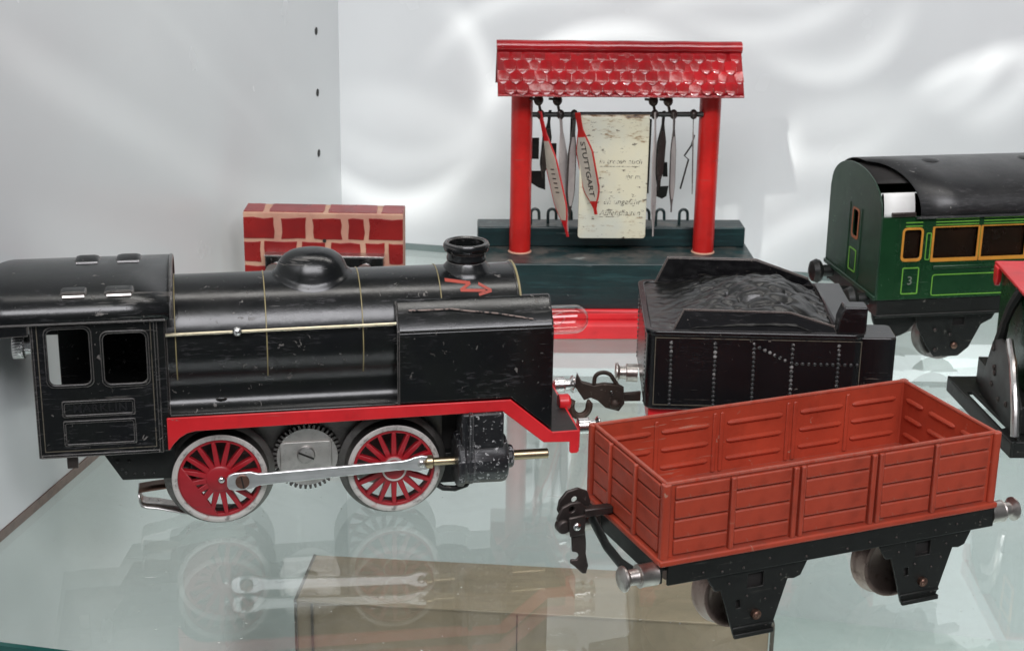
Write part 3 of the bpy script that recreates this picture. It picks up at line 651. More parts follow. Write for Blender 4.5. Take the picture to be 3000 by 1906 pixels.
# coupling rod
rodz = lambda x: 24.1 + (x - 9.2) * (27.4 - 24.1) / (84.8 - 9.2)
def shaft(x, h): return [(x, rodz(x) + h), (x, rodz(x) - h)]
up = [(2.8, 1.6), (3.6, 3.2), (6, 4.0), (12.6, 4.0), (14.2, 3.4), (16, 2.7), (30, 2.55), (60, 2.25), (77, 2.1), (80, 2.6), (81.6, 3.2), (84.8, 3.6), (87.4, 3.0), (88.6, 1.6)]
pol = [(x, rodz(x) + h) for x, h in up] + [(x, rodz(x) - h) for x, h in reversed(up)]
mb = MB(); mb.prism(pol, 'y', -5.4, -3.9); rd = mb.build('coupling_rod', 'rod', loco, .35)
screw(rd, 9.2, -5.4, 24.1, 2.9, 'bronze', -80)
mb = MB(); mb.ball((84.8, -5.4, 27.4), 1.9, 14, 8, (1, .6, 1)); mb.build('rod_pin', 'steel', rd)
mb = MB(); mb.cyl('y', (9.2, 0, 24.1), 2.0, -4, .6, 14); mb.build('crank_pin', 'steel', rd)
mb = MB(); mb.cyl('x', (0, -4.2, 27.6), 1.75, 86.6, 101, 16); mb.lathe('x', (0, -4.2, 27.6), [(1.9, 86.4), (2.9, 87), (2.9, 89.4), (1.9, 90)], 16); mb.build('piston_rod', 'brass', loco)
# cylinder
mb = MB(); mb.lathe('x', (0, -1.8, 27.2), [(6, 99.2), (11.2, 99.6), (12.0, 100.4), (12.0, 102.6), (11.0, 103.2), (10.7, 104.6), (11.1, 105), (11.1, 106.4), (10.7, 107), (10.8, 119.4), (10.2, 121.2), (9.0, 121.8), (5.2, 121.9), (5.0, 124.2), (4.4, 124.9)], 14, start=.22)
cy = mb.build('cylinder', 'blackrough', loco, .35, smooth=25)
mb = MB(); mb.box(101.4, 119.6, -9.6, 7, 34, 50.4); mb.build('valve_chest', 'blackrough', cy, 1.2, 3)
mb = MB(); mb.box(104.4, 106.2, -12.2, 7, 30, 50.8); mb.build('strap', 'blackrough', cy, .4)
mb = MB(); mb.cyl('x', (0, -1.8, 27.4), 2.2, 124.6, 140.4, 18); mb.build('tail_rod', 'brass', cy, .3)
mb = MB(); mb.tube([(92, 9, 12), (96, 8, 9.6), (101, 7, 9.4), (106, 7, 11), (108, 7, 14)], 1.4, 8); mb.box(92, 106, 8, 14, 12, 26); mb.build('pony_bracket', 'blackmatt', loco, .3)
# collector shoe resting on the glass
pth = [(-34.4, 13.4), (-34.2, 9.4), (-33.4, 7.2), (-31.4, 6.3), (-27, 5.7), (-23, 4.6), (-17, 3.0), (-8, 1.4), (4, .5), (10, .6)]
mb = MB(); mb.sheet([[(x, y, z) for x, z in pth] for y in (13, 18, 24)]); mb.build('collector_shoe', 'steel', loco, solid=.7)
mb = MB(); mb.sheet([[(x, y, z) for x, z in ((-34.2, 13.6), (-29, 14.2), (-20, 15), (-10, 17))] for y in (13.5, 23)]); mb.build('shoe_spring', 'bronze', loco, solid=.6)

# ------------------------------------------------------------------ tender
ten = empty('tender', (58.2, 681.6, 0), -1.1, 'black riveted tinplate tender with embossed coal load, standing behind the red open wagon', 'tender')
TL, TW = 93.2, 75.2
mb = MB(); mb.prism(rrect(0, TL, 0, TW, 5, 5), 'z', 44.4, 79.6); tb = mb.build('tank_body', 'black2', ten, .6)
mb = MB(); mb.plate(rrect(-.7, TL + .7, -.7, TW + .7, 5.4, 5), [rrect(2.2, TL - 2.2, 2.2, TW - 2.2, 3.6, 5)], 'z', 78.4, 80.8); mb.build('top_rim', 'black2', tb, .7, 3)
mb = MB(); mb.box(4, TL - 1, -.18, .1, 77.3, 77.7); mb.box(4, TL - 1, -.18, .1, 46.6, 46.9); mb.box(3.6, 4, -.18, .1, 46.6, 77.7); mb.box(TL - 1.2, TL - .8, -.18, .1, 46.6, 77.7); mb.build('lining', 'goldfaint', tb)
mb = MB()
def riv(x, z, y=0): mb.ball((x, y, z), .86, 8, 6, (1, .8, 1))
for x in (10.6, 29.6, 46.3, 62.8, 82.7):
    for i in range(15): riv(x + .02 * i, 75.4 - i * 2.02)
for i in range(1, 7): riv(46.4 + i * 2.25, 75 - i * 1.1)
for i in range(11): riv(65 + i * 2.6, 66.9)
for y in (8, 67):
    for i in range(16): mb.ball((0, y, 75.4 - i * 2.0), .62, 8, 6, (.7, 1, 1))
for i in range(10): mb.ball((0, 10 + i * 6, 76), .62, 8, 6, (.7, 1, 1))
struct(mb.build('rivets', 'rivet', tb), 'stuff')
# embossed coal surface
rows = []; NX, NY = 130, 110
for i in range(NY + 1):
    row = []
    for j in range(NX + 1):
        x = 2 + (TL - 12) * j / NX; y = 2 + (TW - 4) * i / NY
        h = .6 + 8.0 * math.exp(-((x - 54) / 24) ** 2 - ((y - 40) / 30) ** 2) + 1.5 * min(1, max(0, (x - 10) / 14)) - 4.6 * max(0, (x - 64) / 16)
        p = Vector((x * .105, y * .19, 3.7)); d_ = mnoise.voronoi(p)[0]
        lump = math.sqrt(max(0, 1 - (d_[0] / .85) ** 2)); amp = min(1, max(0, min((x - 14) / 16, 1))) * min(1, min(y - 2, TW - 2 - y) / 6 + .15)
        h += amp * (4.2 * (lump - .35) + .5 * mnoise.noise(p * 2.3)) + .35 * mnoise.noise(Vector((x * .25, y * .25, 9)))
        row.append((x, y, max(74, 79.4 + h)))
    rows.append(row)
mb = MB(); mb.sheet(rows); mb.build('coal_load', 'coal', ten, smooth=80)
for nm, pts, lean in (('coal_board', [(11.2, 2.2, 80.2), (82, 2.2, 80.2), (80.6, 3.6, 83), (61.3, 4.6, 88.6), (15.7, 4.6, 88.9)], 1),
                      ('coal_board', [(7.6, 73, 80.2), (82, 73, 80.2), (79, 71.6, 84), (53.8, 70.4, 93.0), (12.7, 70.4, 93.2)], -1)):
    mb = MB(); o_ = [(x, y + lean * 1.0, z) for x, y, z in pts]; n = len(pts)
    mb.add(pts + o_, [tuple(range(n)), tuple(range(2 * n - 1, n - 1, -1))] + [(i, i + n, (i + 1) % n + n, (i + 1) % n) for i in range(n)])
    cbd = mb.build(nm, 'black2', ten, .25)
    mb = MB(); mb.tube([pts[0]] + [pts[4], pts[3], pts[2]], .55, 6); mb.build('board_edge', 'black2', cbd)
mb = MB(); mb.prism([(81.5, 80.4), (94.0, 80.4), (94.0, 92.6), (84.0, 92.6), (82.0, 87)], 'y', 1.0, 10); mb.build('tank_filler', 'black2', ten, .7, 3)
mb = MB(); mb.prism([(81, 80.4), (94, 80.4), (94, 82.0), (82.4, 82.0)], 'y', 10, 72); mb.build('rear_bulkhead', 'black2', ten, .6)
mb = MB(); mb.prism(rrect(TL - 1, 110.5, 14, 33, 3, 4), 'z', 44.6, 74.8); mb.build('rear_tank', 'black2', ten, .6)
mb = MB(); mb.box(2, 108, 3, TW - 3, 34.5, 44.6); mb.build('underframe', 'red', ten, .4)
for x in (20, 78):
    for y0 in (14, 52):
        mb = MB(); mb.lathe('y', (x, 0, 16), [(3, y0), (13.4, y0), (13.6, y0 + 5.5), (15.8, y0 + 6.4), (15.9, y0 + 8), (3, y0 + 8.4)] if y0 < 30 else [(3, y0), (15.9, y0 + .4), (15.8, y0 + 2), (13.6, y0 + 3), (13.4, y0 + 8.4), (3, y0 + 8.4)], 36)
        mb.build('wheel', 'wheelsteel', ten, smooth=35)
    mb = MB(); mb.cyl('y', (x, 0, 16), 1.8, 10, 64, 12); mb.build('axle', 'darksteel', ten)
    for y0 in (9, 65): mb = MB(); mb.prism([(x - 16, 35), (x + 16, 35), (x + 8, 8), (x - 8, 8)], 'y', y0, y0 + 1.4); mb.build('axle_guard', 'blackmatt', ten, .3)
buffer(ten, 0, 57, 40.4, -1, 10.5, 4.2, 'dull')
def tk(X, Y): return (-17.6 + (X - 440) / 13.7, 37.5 - (Y - 942) / 13.0)
cp = MB(); cp.plate([tk(*p) for p in ((285, 820), (315, 872), (395, 892), (450, 880), (545, 885), (582, 905), (590, 1000), (556, 1050), (470, 1030), (420, 985), (375, 968), (335, 985), (300, 935), (275, 900))], [circ(*tk(505, 930), .7, 10)], 'y', 35.5, 38.6)
cpl = cp.build('coupling', 'rust', ten, .5)
mb = MB(); mb.tube([(*[tk(395, 890)[0], 37.5], tk(395, 890)[1])] + [(tk(455, 860)[0] + 4.2 * math.cos(R(a)), 38 + 1.5 * math.sin(R(a)), tk(455, 860)[1] + 2.8 * math.sin(R(a))) for a in range(170, 0, -20)] + [(tk(540, 890)[0], 37.5, tk(540, 890)[1])], 1.0, 8, flat=(1.6, 1)); mb.build('coupling_loop', 'rust', cpl)
mb = MB(); mb.ball((tk(530, 1005)[0], 35.2, tk(530, 1005)[1]), 2.6, 14, 8, (1, .7, 1)); mb.build('coupling_weight', 'rust', cpl)
mb = MB(); mb.prism([tk(560, 940), tk(690, 925), tk(690, 985), tk(560, 990)], 'y', 36, 38); mb.build('shank', 'rust', cpl, .4)
mb = MB(); mb.ball((tk(510, 935)[0], 35.4, tk(510, 935)[1]), .9, 10, 6); mb.build('pin', 'gun', cpl)

# ------------------------------------------------------------------ red open wagon
wag = empty('open_wagon', (55.9, 547.1, 0), 22.6, 'rust red open goods wagon with ribbed sides, silver buffers and black underframe, nearest the camera', 'wagon')
WL, WW, Z0, Z1 = 143.6, 61.4, 39.0, 68.0
sideposts = [2.6, 27.0, 53.2, 56.4, 87.2, 90.4, 115.6, WL - 2.2]
endposts = [2.4, 22.0, 43.4, WW - 2.4]
def wall_part(name, length, axis, face, inner):
    """thin tin wall; face = outside coordinate, inner = direction sign towards the inside"""
    mb = MB()
    t = .9 * inner
    if axis == 'y': mb.box(0, length, min(face, face + t), max(face, face + t), Z0, Z1)
    else: mb.box(min(face, face + t), max(face, face + t), .9, length - .9, Z0, Z1)
    o = mb.build(name, 'wagonred', wag, .3); return o
plank_cache = {}
def plank(parent, axis, face, out, u0, u1, z0, z1, th=1.0):
    key = (axis, round(u1 - u0, 1), round(z1 - z0, 1), out)
    if key not in plank_cache:
        L = u1 - u0; H = z1 - z0
        mb = MB()
        if axis == 'y': mb.box(0, L, min(0, out * th), max(0, out * th), 0, H)
        else: mb.box(min(0, out * th), max(0, out * th), 0, L, 0, H)
        o = mb.build('plank', 'wagonred', parent, .62, 3); plank_cache[key] = o
    else: o = copy(plank_cache[key], parent)
    o.location = Vector((u0, face, z0) if axis == 'y' else (face, u0, z0)) * S
    return o
def rib_in(parent, axis, face, inn, u0, u1, z, slope=0):
    mb = MB()
    pts = [(u0, z), (u0 + 1.4, z), (u1 - 1.4, z + slope), (u1, z + slope)]
    P = [(u, face + inn * .1, zz) if axis == 'y' else (face + inn * .1, u, zz) for u, zz in pts]
    mb.tube(P, [.5, 1.05, 1.05, .5], 8); return mb.build('rib', 'wagonribs', parent)
def post(parent, axis, face, out, u, w, mat='wagonred', h0=Z0, h1=Z1 - .6, th=2.0):
    mb = MB(); f0, f1 = sorted((face, face + out * th))
    if axis == 'y': mb.box(u - w / 2, u + w / 2, f0, f1, h0, h1)
    else: mb.box(f0, f1, u - w / 2, u + w / 2, h0, h1)
    return mb.build('stanchion', mat, parent, .45)
plank_z = [39.8, 46.3, 53.9, 61.6, 67.4]
for face, out in ((0, -1), (WW, 1)):
    w = wall_part('side_wall', WL, 'y', face, -out)
    spans = [(3.6, 25.6), (28.4, 51.6), (58.0, 85.6), (92.0, 114.2), (117.0, WL - 3.4)]
    for u0, u1 in spans:
        for k in range(4):
            if out < 0: plank(w, 'y', face, out, u0, u1, plank_z[k] + .35, plank_z[k + 1] - .35)
            if k: rib_in(w, 'y', face - out * .9, -out, u0 + 1, u1 - 1, plank_z[k] - .5)
    for u in sideposts[1:-1]:
        post(w, 'y', face, out, u, 2.0); post(w, 'y', face - out * .9, -out, u, 1.7, 'wagonribs', Z0 + 1.5, Z1 - 2, .8)
    mb = MB(); mb.tube([(0, face - out * .4, Z1), (WL, face - out * .4, Z1)], .8, 8); mb.build('top_edge', 'wagonred', w)
for face, out in ((0, -1), (WL, 1)):
    w = wall_part('end_wall', WW, 'x', face, -out)
    spans = [(3.4, 20.8), (23.2, 42.2), (44.6, WW - 3.4)]
    for u0, u1 in spans:
        for k in range(4):
            plank(w, 'x', face, out, u0, u1, plank_z[k] + .35, plank_z[k + 1] - .35)
            if k: rib_in(w, 'x', face - out * .9, -out, u0 + 1, u1 - 1, plank_z[k] - .5)
    for u in endposts[1:-1]: post(w, 'x', face, out, u, 1.7)
    mb = MB(); mb.tube([(face - out * .4, 0, Z1), (face - out * .4, WW, Z1)], .8, 8); mb.build('top_edge', 'wagonred', w)
for x in (0, WL):
    for y in (0, WW):
        mb = MB(); mb.prism(rrect(x - 1.7, x + 1.7, y - 1.7, y + 1.7, 1.2, 4), 'z', Z0, Z1 + .3); mb.build('corner_post', 'wagonred', wag, .3)
mb = MB(); mb.box(.8, WL - .8, .8, WW - .8, 39.4, 40.4); mb.build('wagon_floor', 'wagonred', wag)
mb = MB(); mb.box(-2.4, WL + 2.4, -2.6, WW + 2.6, 36.6, 39.1); mb.build('floor_lip', 'wagonred', wag, .8, 3)
for y0, y1 in ((-1.6, -.2), (WW + .2, WW + 1.6)):
    mb = MB(); mb.box(1.5, WL + 2.0, y0, y1, 28.4, 36.6); sb = mb.build('sole_bar', 'blackmatt', wag, .4)
    mb = MB(); yy = y0 if y0 < 0 else y1
    for x in (16, 24, 33, 44, 60, 78, 88, 100, 118, 128, 139): mb.ball((x, yy, 30.4 + (x % 3)), .55, 8, 6)
    struct(mb.build('rivets', 'gun', sb), 'stuff')
mb = MB(); mb.box(0, WL, 0, WW, 34, 36.5); mb.build('underfloor', 'blackmatt', wag)
for x0, x1 in ((-1.8, -.4), (WL + .4, WL + 1.8)): mb = MB(); mb.box(x0, x1, -1.2, WW + 1.2, 29.5, 36.6); mb.build('headstock', 'blackmatt', wag, .4)
def guard(x0, y, sgn):
    mb = MB(); mb.plate([(x0 - 21, 29.5), (x0 - 21, 27.2), (x0 - 17.8, 21.8), (x0 - 15.2, 21.6), (x0 - 8.6, 1.2), (x0 + 7.4, 1.2), (x0 + 13.4, 21.6), (x0 + 16, 21.2), (x0 + 19, 22.2), (x0 + 21.4, 27.4), (x0 + 21.4, 29.5)],
                        [[(x0 - 4, 20.6), (x0 + 2.8, 20.6), (x0 + 2.8, 26.6), (x0 - 4, 26.6)], [(x0 - 8.4, 13), (x0 - 6.4, 13), (x0 - 6.6, 16.4), (x0 - 8.4, 16.4)]], 'y', y, y + 1.2)
    g = mb.build('axle_guard', 'blackmatt', wag, .3)
    mb = MB(); f = y - 1.6 if sgn < 0 else y + 1.2
    mb.box(x0 - 9, x0 + 7.8, min(f, f + 1.6), max(f, f + 1.6), .9, 2.8); mb.build('guard_foot', 'blackmatt', g, .3)
    mb = MB(); mb.lathe('y', (x0, 0, 9.6), [(1.9, y + .6), (1.9, y - sgn * -1.6 if sgn < 0 else y + 2.8)], 14); mb.ball((x0, y - .8 if sgn < 0 else y + 2, 9.6), 1.7, 12, 8, (1, .8, 1)); mb.build('axle_end', 'bronze', g)
    mb = MB(); yb = y + 1.9 if sgn < 0 else y - 1.0; mb.box(x0 - 10, x0 + 5, yb, yb + .4, 11, 28.5); mb.build('dark_hole_backing', 'dark', g)  # dark sheet added behind the guard openings so they look black
    mb = MB(); mb.box(x0 - 9.5, x0 + 8.5, min(y - .5, y + 1.4), max(y - .5, y + 1.4), 4.2, 5.2)
    mb.build('guard_rib', 'blackmatt', g, .3)
    mb = MB()
    for dx, dz in ((-12, 24), (8, 18.6), (10, 24), (4, 15), (-4, 17.6), (5, 4)): mb.ball((x0 + dx, y if sgn < 0 else y + 1.2, dz), .55, 8, 6)
    struct(mb.build('rivets', 'gun', g), 'stuff')
def wagon_wheel(parent, x, r, y0, sgn, mat='wheelsteel'):
    # y0 outer face; flange towards the middle
    pr = [(1.5, 2.2), (r * .62, 2.0), (r * .74, .6), (r * .84, 0), (r * .90, .2), (r * .93, 4.6), (r * .97, 5.6), (r, 6.6), (r * .99, 7.8), (r * .8, 8.2), (1.5, 7.4)]
    mb = MB(); mb.lathe('y', (x, 0, r + .02), [(a, y0 + sgn * b) for a, b in pr], 44); return mb.build('wheel', mat, parent, smooth=38)
for x0 in (40.0, 114.8):
    guard(x0, -.3, -1); guard(x0, WW - .9, 1)
    xw = 36.0 if x0 < 60 else 106.5
    wagon_wheel(wag, xw, 16.2, 5.6, 1); wagon_wheel(wag, xw, 16.2, WW - 5.6, -1)
    mb = MB(); mb.cyl('y', (xw, 0, 16.2), 1.6, 8, WW - 8, 12); mb.build('axle', 'darksteel', wag)
for y in (2.0, WW - 9):
    buffer(wag, -1.8, y, 32.6, -1, 14.0, 4.3, 'dull'); buffer(wag, WL + 1.8, y, 32.6, 1, 13.0, 4.3, 'dull')
# near coupling: layered plates on a shank, hanging hook
mb = MB(); mb.prism([(-14, 33.4), (-2, 33.4), (-2, 36.4), (-14, 36.8)], 'y', 28.4, 32.4); wc = mb.build('coupling', 'gun', wag, .5); wc.location = Vector((1, 11, 6.5)) * S
def ypl(name, pts, y0, y1, holes=(), mat='gun', bev=.45):
    mb = MB(); mb.plate(pts, [list(h) for h in holes], 'y', y0, y1); return mb.build(name, mat, wc, bev)
ypl('head_plate', [(-22, 33.5), (-23.4, 36), (-22.6, 40), (-19.6, 43.4), (-15, 44.2), (-11, 42.2), (-9.6, 38), (-10.4, 34.2), (-13, 32)], 32.8, 34.2, [circ(-16.4, 39.6, 1.3, 10)])
ypl('head_plate', [(-24.2, 30.6), (-25, 34.2), (-23, 38.6), (-19.4, 40.0), (-15.4, 39.8), (-12.8, 37), (-12.4, 31), (-15, 28.6), (-20, 28)], 29.4, 30.8, [circ(-19.0, 37.4, 1.2, 10)])
ypl('latch', [(-21.6, 35.6), (-14.6, 35.9), (-14.8, 27.8), (-20.8, 27.4)], 26.0, 27.2)
ypl('hook', [(-19.8, 28.4), (-14.0, 28.8), (-13.4, 23.4), (-13.4, 18.8), (-12.2, 13.6), (-13, 10.4), (-14.6, 10.6), (-18, 14.2), (-20, 16), (-19.6, 17.4), (-17.2, 17.0), (-16.2, 18.4), (-17.2, 20.0), (-19.2, 20.6)], 27.4, 28.6)
mb = MB(); mb.ball((-18.2, 26.0, 31.6), 1.7, 14, 8, (1, .6, 1)); mb.lathe('y', (-18.2, 0, 31.6), [(1.0, 25.4), (1.0, 36)], 10); mb.build('pin', 'nickel', wc)
mb = MB(); mb.lathe('y', (-22.6, 0, 31.2), [(2.4, 27.4), (2.8, 28), (2.8, 31), (2.4, 31.6)], 16); mb.build('roller', 'gun', wc, .3)
mb = MB(); mb.tube([(-9, 42, 38.6), (-7.6, 31, 31.4), (-6.6, 20, 28.6), (-4.8, 12, 28.2), (-2.2, 7, 29.6), (-.4, 4, 31)], 2.1, 8, flat=(.5, 1.3)); mb.build('draw_bow', 'blackmatt', wag)
mb = MB(); mb.prism([(WL + 1.6, 33.4), (WL + 16, 33.4), (WL + 16, 36.4), (WL + 1.6, 36.4)], 'y', 28.4, 32.4); mb.build('coupling', 'gun', wag, .5)

# ------------------------------------------------------------------ green passenger coach
coa = empty('passenger_coach', (195.7, 858.4, 0), 10.5, 'green passenger coach with orange window frames and slid back black roof, at the right rear', 'coach')
CL, CW = 190.0, 76.0
wins = [('door', 12.6, 22.4, 62.9, 79.0)] + [('saloon', a, a + 25.0, 62.6, 79.8) for a in (29.6, 57.2, 84.8, 112.4, 140.0)]
for y0, y1, near_ in ((0, .9, True), (CW - .9, CW, False)):
    mb = MB(); mb.plate([(0, 40), (CL, 40), (CL, 86.2), (0, 86.2)], [rrect(a, b, c, d, 1.6 if k == 'door' else .5, 3) for k, a, b, c, d in wins], 'y', y0, y1)
    sd = mb.build('side_wall', 'coachgreen', coa, .25)
    f0, f1 = (y0 - .3, y0) if near_ else (y1, y1 + .3)
    for k, a, b, c, d in wins:
        mb = MB(); mb.prism(rrect(a, b, c, d, 1.4 if k == 'door' else .4, 3), 'y', *((2.2, 2.8) if near_ else (CW - 2.8, CW - 2.2)))
        w = mb.build('window', 'brownpane', sd)
        mb = MB(); e = 1.1
        hole = rrect(a + .15, b - .15, c + .15, d - .15, 1.4 if k == 'door' else .4, 3)
        if k == 'door': outer = rrect(a - e, b + e, c - e - .5, d + e, 2.4, 3)
        else: outer = rrect(a - e, b + e, c - e - .8, d + .45, .5, 3)
        mb.plate(outer, [hole], 'y', f0, f1); fr_ = mb.build('window_frame', 'orange', sd, .1)
    if near_:
        def frame(x0, x1, z0, z1, w, name='lining', r=.8):
            mb = MB(); mb.plate(rrect(x0, x1, z0, z1, r, 2), [rrect(x0 + w, x1 - w, z0 + w, z1 - w, max(.1, r - w), 2)], 'y', -.22, 0); return mb.build(name, 'linegreen', sd)
        frame(13.2, 22.9, 43.0, 58.0, .65, 'door_panel'); frame(25.2, 28.2, 61.8, 77.0, .55); frame(55.9, 57.0 - .1 + .0, 62.4, 80, .3)
        frame(30.6, 78.6, 41.6, 53.6, .5, 'lower_panel', 1.4); frame(85, 165, 41.6, 53.6, .5, 'lower_panel', 1.4)
        for x0, x1 in ((13, 22.6), (30, 54.6), (57.4, 82.2), (85, 109.8), (112.6, 137.4), (140.2, 165)):
            for z in (80.9, 82.5, 84.1) if x0 > 20 else (80.6, 82.6):
                mb = MB(); mb.box(x0, x1, -.2, 0, z, z + .55); mb.build('lining', 'linegreen', sd)
        mb = MB(); mb.box(30.4, 78, -.9, 0, 56.8, 58.6); mb.build('belt_strip', 'coachgreen', sd, .4)
        mb = MB(); mb.box(9.4, 9.9, -.25, 0, 42, 85); mb.box(24.2, 24.6, -.25, 0, 42, 85); mb.build('door_edge', 'coachgreen', sd)
        text('numeral', '3', 6.6, 'numeral', sd, lambda u, v, w: (18.0 + u, -.1 - w, 50.4 + v), .08, .0)
# end wall with arched top, door and window
arch = [(CW / 2 + 37.4 * math.cos(R(a)), 86 + 20.5 * math.sin(R(a)) ** .85) for a in range(0, 181, 6)]
for x0, x1, nm in ((-.9, 0, 1), (CL, CL + .9, 0)):
    mb = MB(); mb.plate([(0, 40), (CW, 40), (CW, 86)] + arch[1:-1] + [(0, 86)], [rrect(31.4, 39.0, 66.6, 81.6, 1.4, 3)], 'x', x0, x1)
    ew = mb.build('end_wall', 'coachend', coa, .25)
    f = x0 - .3 if nm else x1
    mb = MB(); mb.plate(rrect(30.2, 40.2, 65.2, 82.6, 2, 3), [rrect(31.6, 38.8, 66.8, 81.4, 1.4, 3)], 'x', f, f + .3); wf_ = mb.build('window_frame', 'orange', ew, .1); wf_.data.materials[0] = M['rustorange']
    mb = MB(); mb.plate(rrect(30.8, 41, 46.4, 59.4, 1, 3), [rrect(31.5, 40.3, 47.1, 58.7, .7, 3)], 'x', f, f + .25); mb.build('door_panel', 'linegreen', ew)
    mb = MB(); mb.box(f - .1, f + .3, 43.6, 44.2, 40.4, 84); mb.box(f - .1, f + .3, 26.6, 27.2, 40.4, 84); mb.build('door_edge', 'coachend', ew)
    mb = MB(); mb.box(f - .8, f + .3, 0, CW, 40, 42.4); mb.build('end_sill', 'coachend', ew, .4)
mb = MB(); mb.box(1, CL - 1, 1.2, CW - 1.2, 40.2, 41.4); mb.build('coach_floor', 'dark', coa)
# roof slid back from the end, leaving a strip of the body open
def rarch(a, k=1.0): return (CW / 2 + 39.4 * math.cos(R(a)), 85.4 + 22.6 * max(0, math.sin(R(a))) ** .85)
rows = []
for i in range(0, 9):
    row = []
    for a in range(180, -1, -6):
        y, z = rarch(a); x0 = 3 + 17.5 * math.sqrt(max(0, (CW / 2 - y) / 39.4)); row.append((x0 + (CL + 4 - x0) * i / 8, y, z))
    rows.append(row)
mb = MB(); mb.sheet(rows); crf = mb.build('roof', 'roofblack', coa, solid=.45, smooth=40)
mb = MB(); mb.tube([(18, -1.6, 85.8), (CL + 4, -1.6, 85.8)], .8, 8); mb.build('gutter', 'roofblack', crf)
for x in (39.6, 96, 150): mb = MB(); mb.lathe('z', (x, 36, 0), [(5.2, 106.0), (5.0, 108.2), (3.6, 109.0), (.3, 109.2)], 24); mb.build('roof_vent', 'roofblack', crf)
rows = [[(x, .4 + .35 * k * k * .25, 86.2 + 2.05 * k) for k in range(7)] for x in (.4, 8, 17.6)]
mb = MB(); mb.sheet(rows); mb.build('inner_tin_strip', 'white', coa, solid=.5, label='bare white tin strip showing where the roof has slid back')
mb = MB(); mb.box(4.4, 18, -1.2, .6, 86.3, 88.6); mb.build('roof_clip', 'gun', coa, .4)
rows = [[(x, *[CW / 2 + 37 * math.cos(R(a)), 85 + 20 * max(0, math.sin(R(a))) ** .85]) for a in range(130, -1, -10)] for x in (.4, 40)]
mb = MB(); mb.sheet(rows); mb.build('inner_roof_lining', 'dark', coa, solid=.4)
mb = MB(); mb.box(1.2, CL - 1.2, 1.2, CW - 1.2, 30, 39.9); mb.build('underframe', 'blackmatt', coa, .5)
for y in (1.2, CW - 2.4):
    mb = MB(); mb.box(.6, CL, y - .6 if y < 9 else y + 1.2, y if y < 9 else y + 1.8, 29.8, 31.4); mb.build('frame_edge', 'blackmatt', coa, .3)
for x0 in (47.0, 142.0):
    for y, sg in ((5.8, -1), (CW - 7, 1)):
        mb = MB(); mb.plate([(x0 - 22, 31), (x0 - 19, 21), (x0 - 12, 9), (x0 - 8, 4), (x0 + 6, 4), (x0 + 12, 9), (x0 + 18, 22), (x0 + 24, 25), (x0 + 27, 31)], [[(x0 + 1, 22), (x0 + 8, 22), (x0 + 8, 27), (x0 + 1, 27)]], 'y', y, y + 1.2)
        g = mb.build('axle_guard', 'blackmatt', coa, .3)
        mb = MB(); yb = y + 1.5 if sg < 0 else y - .9; mb.box(x0 - 1, x0 + 10, yb, yb + .4, 20, 29); mb.build('dark_hole_backing', 'dark', g)  # added dark sheet, keeps the guard opening black
        mb = MB(); f = y - .6 if sg < 0 else y + 1.8
        for dx, dz in ((3, 10.5),): mb.ball((x0 + dx, f, dz), 2.0, 12, 8, (1, .7, 1))
        mb.build('axle_end', 'bronze', g)
        mb = MB()
        for dx, dz in ((-8, 8.4), (0, 17), (-9, 20)): mb.ball((x0 + dx, f, dz), 1.2, 10, 6, (1, .7, 1))
        mb.build('guard_boss', 'gun', g)
    wagon_wheel(coa, x0 - 3, 14.6, 9.4, 1, 'darksteel'); wagon_wheel(coa, x0 - 3, 14.6, CW - 9.4, -1, 'darksteel')
    mb = MB(); mb.cyl('y', (x0 - 3, 0, 14.6), 1.6, 12, CW - 12, 12); mb.build('axle', 'darksteel', coa)
mb = MB(); mb.prism([(15.6 + 13.6 * math.cos(R(a)), 31 + 15.4 * math.sin(R(a))) for a in range(180, 361, 12)], 'y', 9, 11); mb.build('bogie_stop', 'blackmatt', coa, .4)
for y in (12, CW - 10):
    mb = MB(); mb.lathe('x', (0, y, 37.6), [(3.4, 0), (3.4, -6), (6.2, -7.6), (7.0, -9.6), (5.8, -12.4), (3, -13.6), (.4, -14)], 28); mb.build('buffer', 'blackmatt', coa)
mb = MB(); mb.prism([(0, 33.5), (-12, 33.8), (-19, 36.4), (-20, 38.4), (-12, 36.6), (0, 36.4)], 'y', 36, 40); mb.build('coupling', 'blackmatt', coa, .4)

# ------------------------------------------------------------------ platform display with destination signs
sta = empty('sign_stand', (24.5, 902.5, 0), 2.7, 'red roofed destination sign stand on dark green stepped base behind the locomotive', 'sign stand')
BX0, BX1 = -50, 119
mb = MB(); mb.box(BX0 - 5, BX1 + 5, 0, 78, 0.1, 8.2); mb.build('plinth', 'plinthred', sta, .5)
mb = MB(); mb.box(BX0 - 2.5, BX1 + 2.5, 11, 76, 8.2, 12.4); mb.build('plinth_step', 'plinthred', sta, .5)
mb = MB(); mb.box(BX0, BX1 - 1, 18, 74, 12.4, 39.6); mb.build('base_block', 'greenwood', sta, .9, 3)
mb = MB(); mb.box(BX0 + 7, BX1 - 3, 54, 73, 39.6, 51.6); mb.build('back_ledge', 'greenwood', sta, .9, 3)
for x in (-18.6, 89.6):
    mb = MB(); mb.cyl('z', (x, 44.5, 0), 6.2, 39.6, 150, 40); mb.build('column', 'stationred', sta)
    mb = MB(); mb.lathe('z', (x, 44.5, 0), [(7.0, 39.6), (6.7, 40.0), (6.25, 40.3)], 30); mb.build('glue_ring', 'mortar', sta)
